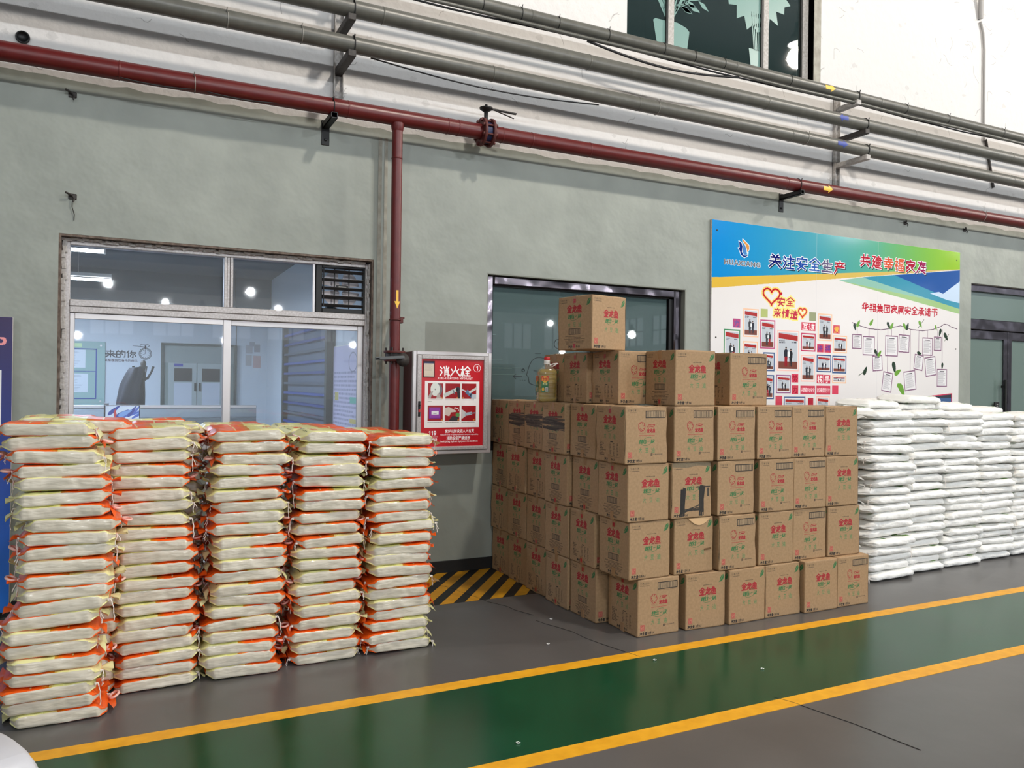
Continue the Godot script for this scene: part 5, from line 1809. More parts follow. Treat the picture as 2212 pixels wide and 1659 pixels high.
func carton_face(kind: String, dirty := "") -> StandardMaterial3D:
	var w := 480
	var h := 528
	var kraft := C(176, 143, 106)
	var im := blank(w, h, kraft)
	var r := RandomNumberGenerator.new()
	r.seed = kind.hash() + dirty.hash()
	var red := C(172, 40, 48)
	var green := C(60, 120, 70)
	var pale := C(104, 140, 92)
	var ink := C(44, 38, 34)
	# worn patches of the board itself
	for k in 40:
		leaf(im, Vector2(r.randf() * w, r.randf() * h), r.randf_range(10, 90), r.randf_range(1, 5), r.randf_range(-0.5, 0.5) + (PI / 2 if k % 3 == 0 else 0.0), kraft.lerp(C(150, 118, 84) if k % 2 else C(192, 160, 124), r.randf_range(0.15, 0.45)))
	# handling symbols
	for k in 4:
		var x := 30 + k * 26
		ring(im, Vector2(x + 9, 40), 10, 11, 2, C(110, 92, 70))
		rect(im, x + 6, 34, x + 12, 44, ink if k in [1, 3] else C(120, 100, 78))
	rect(im, 26, 60, 132, 63, C(110, 92, 70))
	print_lines(im, 50, 58, 130, 68, 1, C(90, 74, 58), 0.05)
	var front: bool = kind in ["a", "b"]
	# net content at the foot
	var nx := 26.0 if front else 150.0
	glyph_row(im, "净含量", nx, 484, nx + 84, 26, 4.6, ink, 0.1)
	rect(im, nx + 87, 490, nx + 91, 494, ink)
	rect(im, nx + 87, 502, nx + 91, 506, ink)
	latin(im, "5", nx + 96, 486, nx + 108, 509, ink)
	glyph(im, "升", nx + 111, 485, 22, 25, 4.0, ink)
	latin(im, "X4", nx + 136, 487, nx + 166, 509, ink)
	if kind != "b":
		# leaf
		for q in [[0.0, C(56, 120, 70)]]:
			fill_poly(im, PackedVector2Array([Vector2(452, 28), Vector2(458, 56), Vector2(448, 82), Vector2(424, 98), Vector2(394, 104), Vector2(406, 84), Vector2(412, 62), Vector2(428, 40)]), q[1])
			line(im, Vector2(450, 34), Vector2(402, 100), 3, kraft)
	if kind == "a":
		print_lines(im, 204, 112, 312, 121, 1, ink, 0.02)
		glyph_row(im, "金龙鱼", 156, 142, 362, 68, 12.0, red, 0.06, 0.9)
		refined(im, 176, 222, 352, green)
		glyph_row(im, "大豆油", 156, 306, 376, 50, 5.0, pale, 0.0, 0.52)
	elif kind == "b":
		rect(im, 226, 40, 458, 108, C(24, 22, 24))
		rect(im, 234, 47, 450, 101, C(196, 166, 130))
		var x := 240.0
		while x < 442:
			var bw := r.randf_range(1.5, 6)
			rect(im, x, 48, x + bw, 100, ink)
			x += bw + r.randf_range(1.5, 6)
		print_lines(im, 250, 114, 440, 122, 1, C(120, 100, 80), 0.02)
		for k in 7:
			var a := TAU * k / 7.0
			ring(im, Vector2(184 + cos(a) * 22, 186 + sin(a) * 26), 14, 17, 5, red, a - 1.0, a + 2.0)
		for k in 3:
			ring(im, Vector2(166 + k * 18, 240), 9, 9, 2, C(170, 90, 74))
		rect(im, 228, 150, 230, 252, C(160, 110, 84))
		poly_line(im, [Vector2(248, 190), Vector2(258, 172), Vector2(300, 166), Vector2(332, 172), Vector2(316, 182), Vector2(276, 180)], 6, red)
		poly_line(im, [Vector2(262, 190), Vector2(300, 186), Vector2(318, 192)], 4, red)
		glyph_row(im, "金龙鱼", 242, 206, 340, 34, 6.5, red, 0.05, 0.92)
		print_lines(im, 154, 262, 338, 273, 1, C(180, 66, 60), 0.02)
		refined(im, 154, 298, 326, green)
		glyph_row(im, "大豆油", 138, 378, 352, 48, 5.0, pale, 0.0, 0.5)
	else:
		glyph_row(im, "金龙鱼", 132, 94, 340, 70, 12.5, red, 0.06, 0.9)
		refined(im, 146, 178, 322, green)
		glyph_row(im, "大豆油", 126, 256, 350, 50, 5.0, pale, 0.0, 0.5)
		if kind == "c":
			print_lines(im, 70, 336, 190, 470, 9, C(72, 58, 46), 0.6)
			rect(im, 250, 330, 290, 338, ink)
			for k in 3:
				print_lines(im, 244 + k * 58, 344, 270 + k * 58, 464, 9, C(84, 68, 54), 0.5)
				rect(im, 238 + k * 58, 342, 240 + k * 58, 470, C(96, 78, 60))
			rect(im, 238, 470, 400, 472, C(96, 78, 60))
		else:
			rect(im, 160, 320, 320, 378, ink)
			rect(im, 165, 325, 315, 373, C(190, 158, 122))
			var x := 168.0
			while x < 310:
				var bw := r.randf_range(2, 6)
				rect(im, x, 326, x + bw, 372, ink)
				x += bw + r.randf_range(2, 5)
			print_lines(im, 92, 392, 392, 478, 7, C(76, 62, 48), 0.45, true)
	if front:
		# red seal low on the left
		var s := 416.0
		rect(im, 34, s, 80, s + 54, C(190, 92, 82))
		rect(im, 42, s + 8, 72, s + 46, C(206, 136, 112))
		poly_line(im, [Vector2(66, s + 14), Vector2(50, s + 14), Vector2(50, s + 26), Vector2(64, s + 28), Vector2(64, s + 40), Vector2(48, s + 40)], 6, C(184, 72, 66))
		print_lines(im, 32, s + 57, 84, s + 63, 1, C(120, 90, 70), 0.02)
		if kind == "b":
			rect(im, 292, 432, 312, 454, C(70, 58, 48))
			rect(im, 297, 438, 307, 441, kraft)
			rect(im, 297, 446, 307, 449, kraft)
			print_lines(im, 322, 436, 426, 450, 1, C(92, 78, 64), 0.02)
	if dirty == "tar":
		fill_poly(im, PackedVector2Array([Vector2(0, 0), Vector2(w, 0), Vector2(w, 46), Vector2(300, 34), Vector2(160, 52), Vector2(0, 40)]), C(132, 116, 92))
		for q in [[104, 250, 168, 500], [330, 236, 400, 505]]:
			for k in 26:
				line(im, Vector2(r.randf_range(q[0], q[2]), q[1] + r.randf_range(-14, 16)), Vector2(r.randf_range(q[0], q[2] - 16), q[3] + r.randf_range(-60, 6)), r.randf_range(6, 16), C(30, 28, 28).lerp(C(66, 60, 54), r.randf() * 0.6))
		for k in 10:
			line(im, Vector2(150, 440 + r.randf_range(0, 34)), Vector2(340, 400 + r.randf_range(0, 60)), r.randf_range(3, 9), C(52, 48, 44))
		line(im, Vector2(300, 236), Vector2(460, 240), 12, C(36, 34, 34))
		rect(im, 430, 250, 455, 330, C(70, 62, 54))
	elif dirty == "tape":
		for k in 46:
			var y := r.randf_range(150, 270)
			line(im, Vector2(r.randf_range(-20, 200), y), Vector2(r.randf_range(240, 500), y + r.randf_range(-24, 24)), r.randf_range(8, 20), C(104, 92, 80).lerp(C(62, 56, 52), r.randf()))
		rect(im, 0, 150, w, 153, C(190, 160, 130))
	var m := picture(im, 0.72)
	m.detail_enabled = true
	m.detail_blend_mode = BaseMaterial3D.BLEND_MODE_MUL
	m.detail_albedo = M.kraft_grain
	return m

func refined(im: Image, x0: float, y0: float, x1: float, c: Color):
	glyph_row(im, "精炼", x0, y0 + 6, x0 + (x1 - x0) * 0.5, 38, 6.0, c, 0.2, 0.92)
	line(im, Vector2(x0 + (x1 - x0) * 0.58, y0 + 24), Vector2(x0 + (x1 - x0) * 0.74, y0 + 20), 5, c)
	glyph(im, "级", x0 + (x1 - x0) * 0.78, y0 + 4, (x1 - x0) * 0.24, 36, 6.0, c, 0.2)
	var p := []
	for k in 22:
		var a := 0.55 + k / 21.0 * 5.0
		p.append(Vector2(lerp(x0, x1, 0.56) + cos(a) * (x1 - x0) * 0.4 * (1.0 if k < 13 else 0.85), y0 + 22 + sin(a) * 36 - cos(a) * 14))
	poly_line(im, p, 3.5, c)

# rounded carton: surfaces 0 = two fronts (z), 1 = two sides (x), 2 = top and bottom
func carton_mesh(seed_: int, dent: float) -> ArrayMesh:
	var n := FastNoiseLite.new()
	n.seed = seed_
	n.frequency = 5.0
	var h := Vector3(BW, BH, BD) / 2.0
	var cuts := [-1.0, -0.94, -0.5, 0.0, 0.5, 0.94, 1.0]
	var mesh := ArrayMesh.new()
	for surf in 3:
		var ax: int = [2, 0, 1][surf]
		var st := SurfaceTool.new()
		st.begin(Mesh.PRIMITIVE_TRIANGLES)
		for sg in [-1.0, 1.0]:
			var u := (ax + 1) % 3 if ax != 0 else 2
			var v := 1 if ax != 1 else 2
			if ax == 2: u = 0
			if ax == 1: u = 0
			for i in 6:
				for j in 6:
					var quad := []
					for q in [[i, j], [i + 1, j], [i + 1, j + 1], [i, j + 1]]:
						var p := Vector3.ZERO
						p[ax] = sg * h[ax]
						p[u] = cuts[q[0]] * h[u]
						p[v] = cuts[q[1]] * h[v]
						var inner := Vector3(clampf(p.x, -h.x + 0.007, h.x - 0.007), clampf(p.y, -h.y + 0.007, h.y - 0.007), clampf(p.z, -h.z + 0.007, h.z - 0.007))
						var nn := (p - inner).normalized()
						var e := inner + nn * 0.007
						var edge: float = maxf(absf(cuts[q[0]]), absf(cuts[q[1]]))
						e[ax] += sg * (dent * n.get_noise_3dv(e * 1.6 + Vector3(seed_, 0, 0)) - 0.0015 + (0.003 * (1.0 - edge * edge)))
						if ax != 1:
							e.y += 0.0 if edge < 0.9 else dent * 0.5 * n.get_noise_3dv(e * 3.0) * (1.0 if e.y > 0 else 0.0)
						e.y = clampf(e.y, -h.y, h.y + 0.001)
						# facing: seen from outside u runs to the right
						var dir := 1.0
						if ax == 2: dir = sg
						elif ax == 0: dir = -sg
						var uu: float = (cuts[q[0]] * dir + 1.0) / 2.0
						var vv: float = 1.0 - (cuts[q[1]] + 1.0) / 2.0
						quad.append([e + Vector3(0, h.y, 0), nn, Vector2(uu, vv)])
					var fn: Vector3 = (quad[1][0] - quad[0][0]).cross(quad[2][0] - quad[0][0])
					var order := [0, 2, 1, 0, 3, 2] if fn[ax] * sg > 0 else [0, 1, 2, 0, 2, 3]
					for k in order:
						st.set_normal(quad[k][1])
						st.set_uv(quad[k][2])
						st.add_vertex(quad[k][0])
		mesh = st.commit(mesh)
	return mesh

func cartons():
	var grain := noise(0.06, Color(0.9, 0.9, 0.89), Color(1.0, 1.0, 1.0), 61, 256)
	M.kraft_grain = grain
	var top := plain(C(180, 146, 108), 0.75)
	top.detail_enabled = true
	top.detail_blend_mode = BaseMaterial3D.BLEND_MODE_MUL
	top.detail_albedo = grain
	var F := {"a": carton_face("a"), "b": carton_face("b"), "c": carton_face("c"), "d": carton_face("d"), "at": carton_face("a", "tar"), "ct": carton_face("c", "tape"), "dt": carton_face("d", "tape")}
	var shapes := []
	for k in 5:
		shapes.append(carton_mesh(100 + k, [0.004, 0.007, 0.005, 0.010, 0.006][k]))
	var made := {}
	# tape along the top seam, folded down both sides, and up from below
	var tapes := []
	for k in 2:
		var e := BW / 2 + 0.0012
		var i := BW / 2 - 0.003
		var p := [Vector2(-e, BH - 0.052), Vector2(-i, BH - 0.052), Vector2(-i, BH - 0.004), Vector2(i, BH - 0.004), Vector2(i, BH - 0.052), Vector2(e, BH - 0.052), Vector2(e, BH + 0.0006), Vector2(-e, BH + 0.0006)]
		if k == 1:
			for j in p.size():
				p[j].y = 0.0003 + BH - p[j].y
		var st := begin()
		slab(st, PackedVector2Array(p), at(Vector3(0, 0, -0.017)), 0.034)
		tapes.append(done(st))
	var marks := []
	for k in 2:
		var st2 := begin()
		var y: float = [BH - 0.034, 0.026][k]
		for q in [[y - 0.013, y - 0.008], [y - 0.006, y + 0.002], [y + 0.004, y + 0.013]]:
			bxx(st2, -BW / 2 - 0.0022, q[0], -0.011, -BW / 2 + 0.001, q[1], 0.011)
		bxx(st2, -BW / 2 - 0.0021, y - 0.013, -0.003, -BW / 2 + 0.001, y + 0.013, 0.003)
		marks.append(done(st2))
	var tape_m := plain(C(164, 128, 92), 0.25)
	var mark_m := plain(C(170, 34, 40), 0.35)
	# level, front, side, x of the left face, z of the front, turn in degrees, what sets it apart
	var L := [
		[1, "b", "c", 2.862, 2.050, 0.5, "barcode carton at the front left corner, standing on the floor"],
		[1, "a", "c", 3.226, 2.06, -1.0, "carton on the floor, second from the left in the front row"],
		[1, "a", "d", 3.566, 2.08, 1.5, "carton on the floor, third from the left in the front row"],
		[1, "a", "c", 3.893, 2.066, 0.5, "carton on the floor with scuffed left edge, fourth in the front row"],
		[1, "a", "d", 4.232, 2.088, 0.2, "carton on the floor, fifth in the front row, next to the last one"],
		[1, "b", "c", 4.562, 2.077, 0.4, "barcode carton on the floor at the right end of the front row"],
		[2, "a", "d", 2.79, 2.055, 2.0, "carton one up from the floor at the front left corner, overhanging the one below"],
		[2, "a", "c", 3.14, 2.045, 0.8, "torn open carton with a ripped top flap, below the tar smeared one"],
		[2, "b", "d", 3.486, 2.068, 1.2, "barcode carton one up from the floor, right of the torn one"],
		[2, "a", "c", 3.835, 2.058, 0.3, "plain logo carton one up from the floor, fourth from the left corner"],
		[2, "b", "c", 4.168, 2.04, 0.8, "barcode carton one up from the floor, fifth from the left corner"],
		[2, "a", "d", 4.502, 2.04, -0.5, "logo carton one up from the floor at the right end"],
		[3, "a", "d", 2.77, 2.06, 1.5, "logo carton left of the tar smeared one, at the left corner"],
		[3, "at", "c", 3.108, 2.055, 0.5, "carton with black tar smears over its print"],
		[3, "b", "c", 3.474, 2.062, 1.4, "barcode carton immediately right of the tar smeared one"],
		[3, "b", "d", 3.83, 2.064, 0.8, "barcode carton two right of the tar smeared one"],
		[3, "b", "c", 4.155, 2.052, 0.8, "barcode carton three right of the tar smeared one"],
		[3, "a", "d", 4.48, 2.04, -1.0, "logo carton at the right end, two below the top row"],
		[4, "b", "c", 2.742, 2.065, 0.8, "barcode carton at the left corner, under the gap beside the raised cartons"],
		[4, "b", "d", 3.118, 2.06, -0.6, "barcode carton resting on the tar smeared one"],
		[4, "b", "c", 3.468, 2.062, -0.4, "barcode carton with grubby scuffs, right of the one on the tar smeared carton"],
		[4, "b", "d", 3.806, 2.066, 0.4, "barcode carton in the fourth layer, third from its right end"],
		[4, "b", "c", 4.137, 2.05, 0.7, "barcode carton in the fourth layer, next to its right end"],
		[4, "a", "d", 4.468, 2.04, -0.5, "logo carton in the fourth layer at its right end, beside the white sacks"],
		[5, "b", "c", 2.915, 1.73, 0.5, "barcode carton in the fifth layer carrying the topmost carton"],
		[5, "a", "d", 3.122, 2.058, -0.8, "logo carton in the fifth layer standing in front of the others"],
		[5, "b", "c", 3.63, 1.99, -2.0, "barcode carton at the right end of the fifth layer, before the notice board"],
		[5, "a", "c", 2.877, 1.4, 0.0, "carton in the fifth layer behind the one carrying the topmost carton"],
		[5, "a", "c", 2.9, 1.068, 0.0, "carton in the fifth layer right behind the oil bottle"],
		[6, "a", "d", 2.706, 1.73, 13.0, "topmost single carton, turned slightly, above all the others"],
	]
	var side_x := [[2.782, 2.765, 2.79, 2.80, 2.815], [2.765, 2.765, 2.785, 2.79, 2.80], [2.79, 2.752, 2.787, 2.775, 2.80], [2.762, 2.727, 2.757, 2.78, 2.79]]
	var side_k := [["d", "c", "c", "c", "c"], ["c", "d", "d", "d", "c"], ["d", "d", "c", "c", "d"], ["d", "dt", "ct", "dt", "c"]]
	var rank := ["second", "third", "fourth", "fifth", "sixth"]
	var height := ["on the floor", "second layer", "third layer", "fourth layer"]
	for lv in 4:
		for k in 5:
			var note := ""
			if side_k[lv][k].length() > 1:
				note = "tape smeared "
			L.append([lv + 1, "a", side_k[lv][k], side_x[lv][k], 1.697 - k * 0.338, [0.5, -0.8, 1.0, 0.0, 0.4][(k + lv) % 5], "%scarton, left side of the pile, %s from the front corner, %s" % [note, rank[k], height[lv]]])
	var n := 0
	for q in L:
		var turn: float = deg_to_rad(q[5])
		var left: float = q[3]
		var front: float = q[4]
		# the front left corner stays where it is when the box turns
		var off := Vector3(BW / 2, 0, -BD / 2).rotated(Vector3.UP, turn)
		var pos := Vector3(left, (q[0] - 1) * (BH + 0.0008), front) + off
		var o := thing("oil_carton", q[6], "carton", pos, turn, "stacked oil cartons")
		var key: String = q[1] + q[2] + str(n % 5)
		if not made.has(key):
			var m: ArrayMesh = shapes[n % 5].duplicate()
			m.surface_set_material(0, F[q[1]])
			m.surface_set_material(1, F[q[2]])
			m.surface_set_material(2, top)
			made[key] = m
		put("body", made[key], null, o)
		for k in 2:
			put("packing_tape", tapes[k], tape_m, o)
			if (n + k) % 3 != 1:
				put("tape_print", marks[k], mark_m, o)
		if q[6].begins_with("torn"):
			var st := begin()
			var p := PackedVector2Array()
			for k in 11:
				var t := k / 10.0
				p.append(Vector2(-0.055 + t * 0.19, BH - 0.002 - 0.048 * sin(PI * t)))
			slab(st, p, at(Vector3(0, 0, BD / 2 - 0.002)), 0.0065)
			obj("ripped_patch", st, plain(C(220, 182, 136), 0.8), o)
			st = begin()
			bx(st, Vector3(0.11, 0.15, BD / 2 + 0.003), Vector3(0.06, 0.012, 0.003), 0.001, Basis(Vector3(0, 0, 1), 0.1))
			obj("brown_tape_scrap", st, plain(C(110, 80, 48), 0.4), o)
		n += 1

func oil_bottle():
	var o := thing("oil_bottle", "large clear plastic bottle of golden cooking oil standing on the cartons", "bottle", Vector3(2.818, 4 * (BH + 0.0008) + 0.001, 0.93), deg_to_rad(-18))
	# ribbed square body: rings of a rounded square
	var outer := func(y, hw, hd): return [y, hw, hd]
	var prof := [[0.0, 0.055, 0.05], [0.004, 0.068, 0.062], [0.02, 0.073, 0.067], [0.03, 0.073, 0.067], [0.035, 0.07, 0.064], [0.04, 0.073, 0.067], [0.058, 0.073, 0.067], [0.063, 0.07, 0.064], [0.068, 0.073, 0.067], [0.09, 0.073, 0.067], [0.095, 0.07, 0.064], [0.1, 0.073, 0.067], [0.122, 0.073, 0.067], [0.127, 0.07, 0.064], [0.132, 0.073, 0.067], [0.155, 0.073, 0.067], [0.16, 0.07, 0.064], [0.165, 0.073, 0.067], [0.19, 0.073, 0.067], [0.196, 0.069, 0.063], [0.202, 0.073, 0.067], [0.222, 0.071, 0.065], [0.24, 0.058, 0.054], [0.256, 0.036, 0.035], [0.266, 0.022, 0.022], [0.285, 0.019, 0.019]]
	var oil := begin()
	bottle_shell(oil, prof, 0.0, 0.244, true)
	var m := pane(C(178, 148, 12), 0.6, 0.06)
	obj("oil", oil, m, o)
	var shell := begin()
	bottle_shell(shell, prof, 0.0012, 1.0, false)
	obj("body", shell, pane(C(245, 248, 240), 0.08, 0.05), o)
	var st := begin()
	lathe(st, [[0.021, 0.276], [0.024, 0.28], [0.024, 0.285], [0.021, 0.288], [0.021, 0.292], [0.0, 0.292]], 24)
	obj("neck_ring", st, M.white_plastic, o)
	st = begin()
	lathe(st, [[0.022, 0.289], [0.0225, 0.292], [0.0225, 0.306], [0.022, 0.307]], 24)
	obj("tamper_band", st, M.white_plastic, o)
	st = begin()
	lathe(st, [[0.022, 0.307], [0.0225, 0.309], [0.0215, 0.328], [0.018, 0.331], [0.0, 0.331]], 24)
	obj("cap", st, plain(C(190, 24, 30), 0.35), o)
	st = begin()
	tube(st, [Vector3(0.02, 0.272, 0.0), Vector3(0.05, 0.28, 0.0), Vector3(0.08, 0.284, 0.0), Vector3(0.09, 0.28, 0.0)], 0.005, 8)
	tube(st, [Vector3(0.02, 0.266, 0.012), Vector3(0.045, 0.262, 0.0), Vector3(0.078, 0.282, 0.0)], 0.004, 8)
	obj("handle", st, M.white_plastic, o)
	var im := blank(160, 200, C(30, 110, 66))
	rect(im, 0, 0, 160, 64, C(206, 60, 40))
	disc(im, Vector2(80, 44), 70, 40, C(226, 178, 60))
	glyph_row(im, "金龙鱼", 20, 20, 140, 36, 7.0, C(190, 24, 30), 0.05, 0.9)
	glyph_row(im, "大豆油", 24, 82, 136, 32, 5.0, C(240, 230, 160))
	disc(im, Vector2(40, 165), 30, 22, C(220, 170, 50))
	rect(im, 92, 140, 150, 192, C(236, 236, 232))
	for k in 9:
		rect(im, 98 + k * 5, 146, 100 + k * 5 + (k % 2), 186, C(40, 40, 40))
	st = begin()
	uvquad(st, Vector3(-0.0745, 0.07, -0.045), Vector3(-0.0745, 0.07, 0.048), Vector3(-0.0745, 0.19, 0.048), Vector3(-0.0745, 0.19, -0.045), 0.0012)
	uvquad(st, Vector3(-0.052, 0.07, 0.0685), Vector3(0.0, 0.07, 0.0685), Vector3(0.0, 0.19, 0.0685), Vector3(-0.052, 0.19, 0.0685), 0.0012)
	obj("label", st, picture(im, 0.4), o)

func bottle_shell(st: SurfaceTool, prof: Array, grow: float, fill: float, closed: bool):
	var rings := []
	for p in prof:
		var q: Array = p.duplicate()
		if q[0] > fill:
			break
		var ringv := []
		for k in 32:
			var a := TAU * k / 32
			var e := 0.55 if q[1] > 0.04 else 0.8 if q[1] > 0.025 else 1.0
			ringv.append(Vector3(sign(cos(a)) * pow(absf(cos(a)), e) * (q[1] + grow), q[0] + (grow if q[0] == 0.0 else 0.0) * 0.0, sign(sin(a)) * pow(absf(sin(a)), e) * (q[2] + grow)))
		rings.append(ringv)
	st.set_smooth_group(1)
	for i in rings.size() - 1:
		for k in 32:
			quad_smooth(st, rings[i][(k + 1) % 32], rings[i][k], rings[i + 1][k], rings[i + 1][(k + 1) % 32])
	st.set_smooth_group(-1)
	if closed:
		face(st, rings[-1], Vector3(0, 0.1, 0))
		face(st, rings[0], Vector3(0, 0.1, 0))
# ---------- sacks ----------
# A filled flat sack lying on its broad face: long side along x, base at y = 0.
# Surface 0 is the side film, surface 1 the printed faces and the gathered ends.
func sack_mesh(L: float, D: float, H: float, seed_: int, amp: float, n_exp: float, pinch: float, rim: float) -> ArrayMesh:
	var n := FastNoiseLite.new()
	n.seed = seed_
	n.frequency = 1.0
	n.fractal_octaves = 3
	var r := RandomNumberGenerator.new()
	r.seed = seed_
	var nx := 38
	var nr := 36
	var bend := r.randf_range(-0.006, 0.008)
	var skew := r.randf_range(-0.012, 0.012)
	var tilt := [r.randf_range(0.25, 0.55), r.randf_range(0.25, 0.55)]
	var fat := [r.randf_range(0.9, 1.04), r.randf_range(0.9, 1.04)]
	var rings := []
	for i in nx + 1:
		var u := -1.0 + 2.0 * i / nx
		u = sign(u) * (1.0 - pow(1.0 - absf(u), 1.25))
		var e := absf(u)
		var side := 0 if u < 0 else 1
		var t := clampf((e - 0.76) / 0.24, 0.0, 1.0)
		var hs: float = lerpf(lerpf(1.0, fat[side], e), pinch, t * t * (3.0 - 2.0 * t))
		var t2 := clampf((e - 0.8) / 0.2, 0.0, 1.0)
		var ds: float = lerpf(1.0, 0.72, t2 * t2)
		var ringv := []
		for j in nr:
			var a := TAU * (j + 0.5) / nr
			var c := cos(a)
			var s := sin(a)
			var zz: float = sign(c) * pow(absf(c), 2.0 / n_exp)
			var yy: float = sign(s) * pow(absf(s), 2.0 / n_exp)
			var base: float = lerpf(H * 0.5, H * tilt[side], t)
			var p := Vector3(u * L / 2.0, base + yy * H * 0.5 * hs, zz * D * 0.5 * ds)
			# the gusset folds inwards at the ends
			p.z -= sign(zz) * t2 * 0.3 * D * 0.5 * (1.0 - absf(yy)) * pow(absf(zz), 3.0)
			p.z += skew * u
			p.y += bend * (1.0 - u * u) * (1.0 if yy > 0 else 0.3)
			var side_wrinkle := n.get_noise_3d(p.x * 7.0, p.y * 45.0, p.z * 6.0 + seed_)
			var end_wrinkle := n.get_noise_3d(p.x * 20.0 + 50.0, p.y * 70.0, p.z * 40.0) * (0.4 + 1.8 * clampf((e - 0.55) / 0.45, 0.0, 1.0))
			var top_wave := n.get_noise_3d(p.x * 9.0 - 20.0, 3.0, p.z * 12.0)
			p.z += sign(zz) * absf(zz) * amp * (side_wrinkle + end_wrinkle * 0.8)
			p.y += (amp * (0.9 * top_wave + 0.5 * end_wrinkle)) * (1.0 if yy > 0 else 0.35)
			p.y = maxf(p.y, 0.0)
			ringv.append(p)
		rings.append(ringv)
	var mesh := ArrayMesh.new()
	for surf in 2:
		var st := SurfaceTool.new()
		st.begin(Mesh.PRIMITIVE_TRIANGLES)
		st.set_smooth_group(1)
		for i in nx:
			var e: float = absf(rings[i][0].x + rings[i + 1][0].x) / L
			for j in nr:
				var s := sin(TAU * (j + 1.0) / nr)
				var printed: bool = pow(absf(s), 2.0 / n_exp) > lerpf(rim, 0.12, clampf((e - 0.82) / 0.15, 0.0, 1.0))
				if printed != (surf == 1):
					continue
				var j2 := (j + 1) % nr
				var q := [rings[i][j2], rings[i][j], rings[i + 1][j], rings[i + 1][j2]]
				if e > 0.985 and false:
					continue
				for k in [0, 1, 2, 0, 2, 3]:
					var v: Vector3 = q[k]
					st.set_uv(Vector2(v.x / L + 0.5, (v.z / D + 0.5) * (1.0 if s > 0 else -1.0)))
					st.add_vertex(v)
		if surf == 1:
			for i in [0, nx]:
				var mid := Vector3.ZERO
				for v in rings[i]: mid += v / nr
				for j in nr:
					var order := [mid, rings[i][j], rings[i][(j + 1) % nr]] if i == 0 else [mid, rings[i][(j + 1) % nr], rings[i][j]]
					for v in order:
						st.set_uv(Vector2(v.x / L + 0.5, v.z / D + 0.5))
						st.add_vertex(v)
		st.generate_normals()
		mesh = st.commit(mesh)
	return mesh

# the crumpled end of a bag beyond its tie, with a fan of film
func flap_mesh(seed_: int, long: float, wide: float, drop: float) -> ArrayMesh:
	var r := RandomNumberGenerator.new()
	r.seed = seed_
	var st := begin()
	st.set_smooth_group(1)
	var rows := []
	for i in 6:
		var t := i / 5.0
		var row := []
		for j in 9:
			var v := -1.0 + j / 4.0
			var w: float = lerpf(0.018, wide, pow(t, 0.8))
			row.append(Vector3(t * long * (1.0 - 0.12 * v * v), -drop * t * t + 0.010 * t * sin(v * 5.0 + seed_) + r.randf_range(-0.003, 0.003) * t, v * w * 0.5 + 0.012 * t * sin(seed_ * 2.1)))
		rows.append(row)
	for i in 5:
		for j in 8:
			quad_smooth(st, rows[i][j], rows[i][j + 1], rows[i + 1][j + 1], rows[i + 1][j])
	for i in 5:
		for j in 8:
			var d := Vector3(0, -0.0012, 0)
			quad_smooth(st, rows[i + 1][j] + d, rows[i + 1][j + 1] + d, rows[i][j + 1] + d, rows[i][j] + d)
	return done(st)

func string_mesh(seed_: int, long: float) -> ArrayMesh:
	var r := RandomNumberGenerator.new()
	r.seed = seed_
	var st := begin()
	for k in 2:
		var pts := [Vector3(-0.006, 0.006, 0.004 * k)]
		var p := Vector3(0.008, 0.004, 0.006 - 0.008 * k)
		for j in 6:
			pts.append(p)
			p += Vector3(r.randf_range(-0.005, 0.006), -long / 6.0 * (1.0 - 0.35 * k), r.randf_range(-0.004, 0.006))
		tube(st, pts, 0.0021, 5)
	lathe(st, [[0.0, -0.005], [0.006, -0.003], [0.006, 0.003], [0.0, 0.005]], 8)
	return done(st)

func handle_mesh() -> ArrayMesh:
	var st := begin()
	var pts := []
	for k in 21:
		var a := TAU * k / 20.0
		pts.append(Vector3(0.036 + cos(a) * 0.02, 0.001, sin(a) * 0.034))
	tube(st, pts, 0.006, 8, false)
	return done(st)

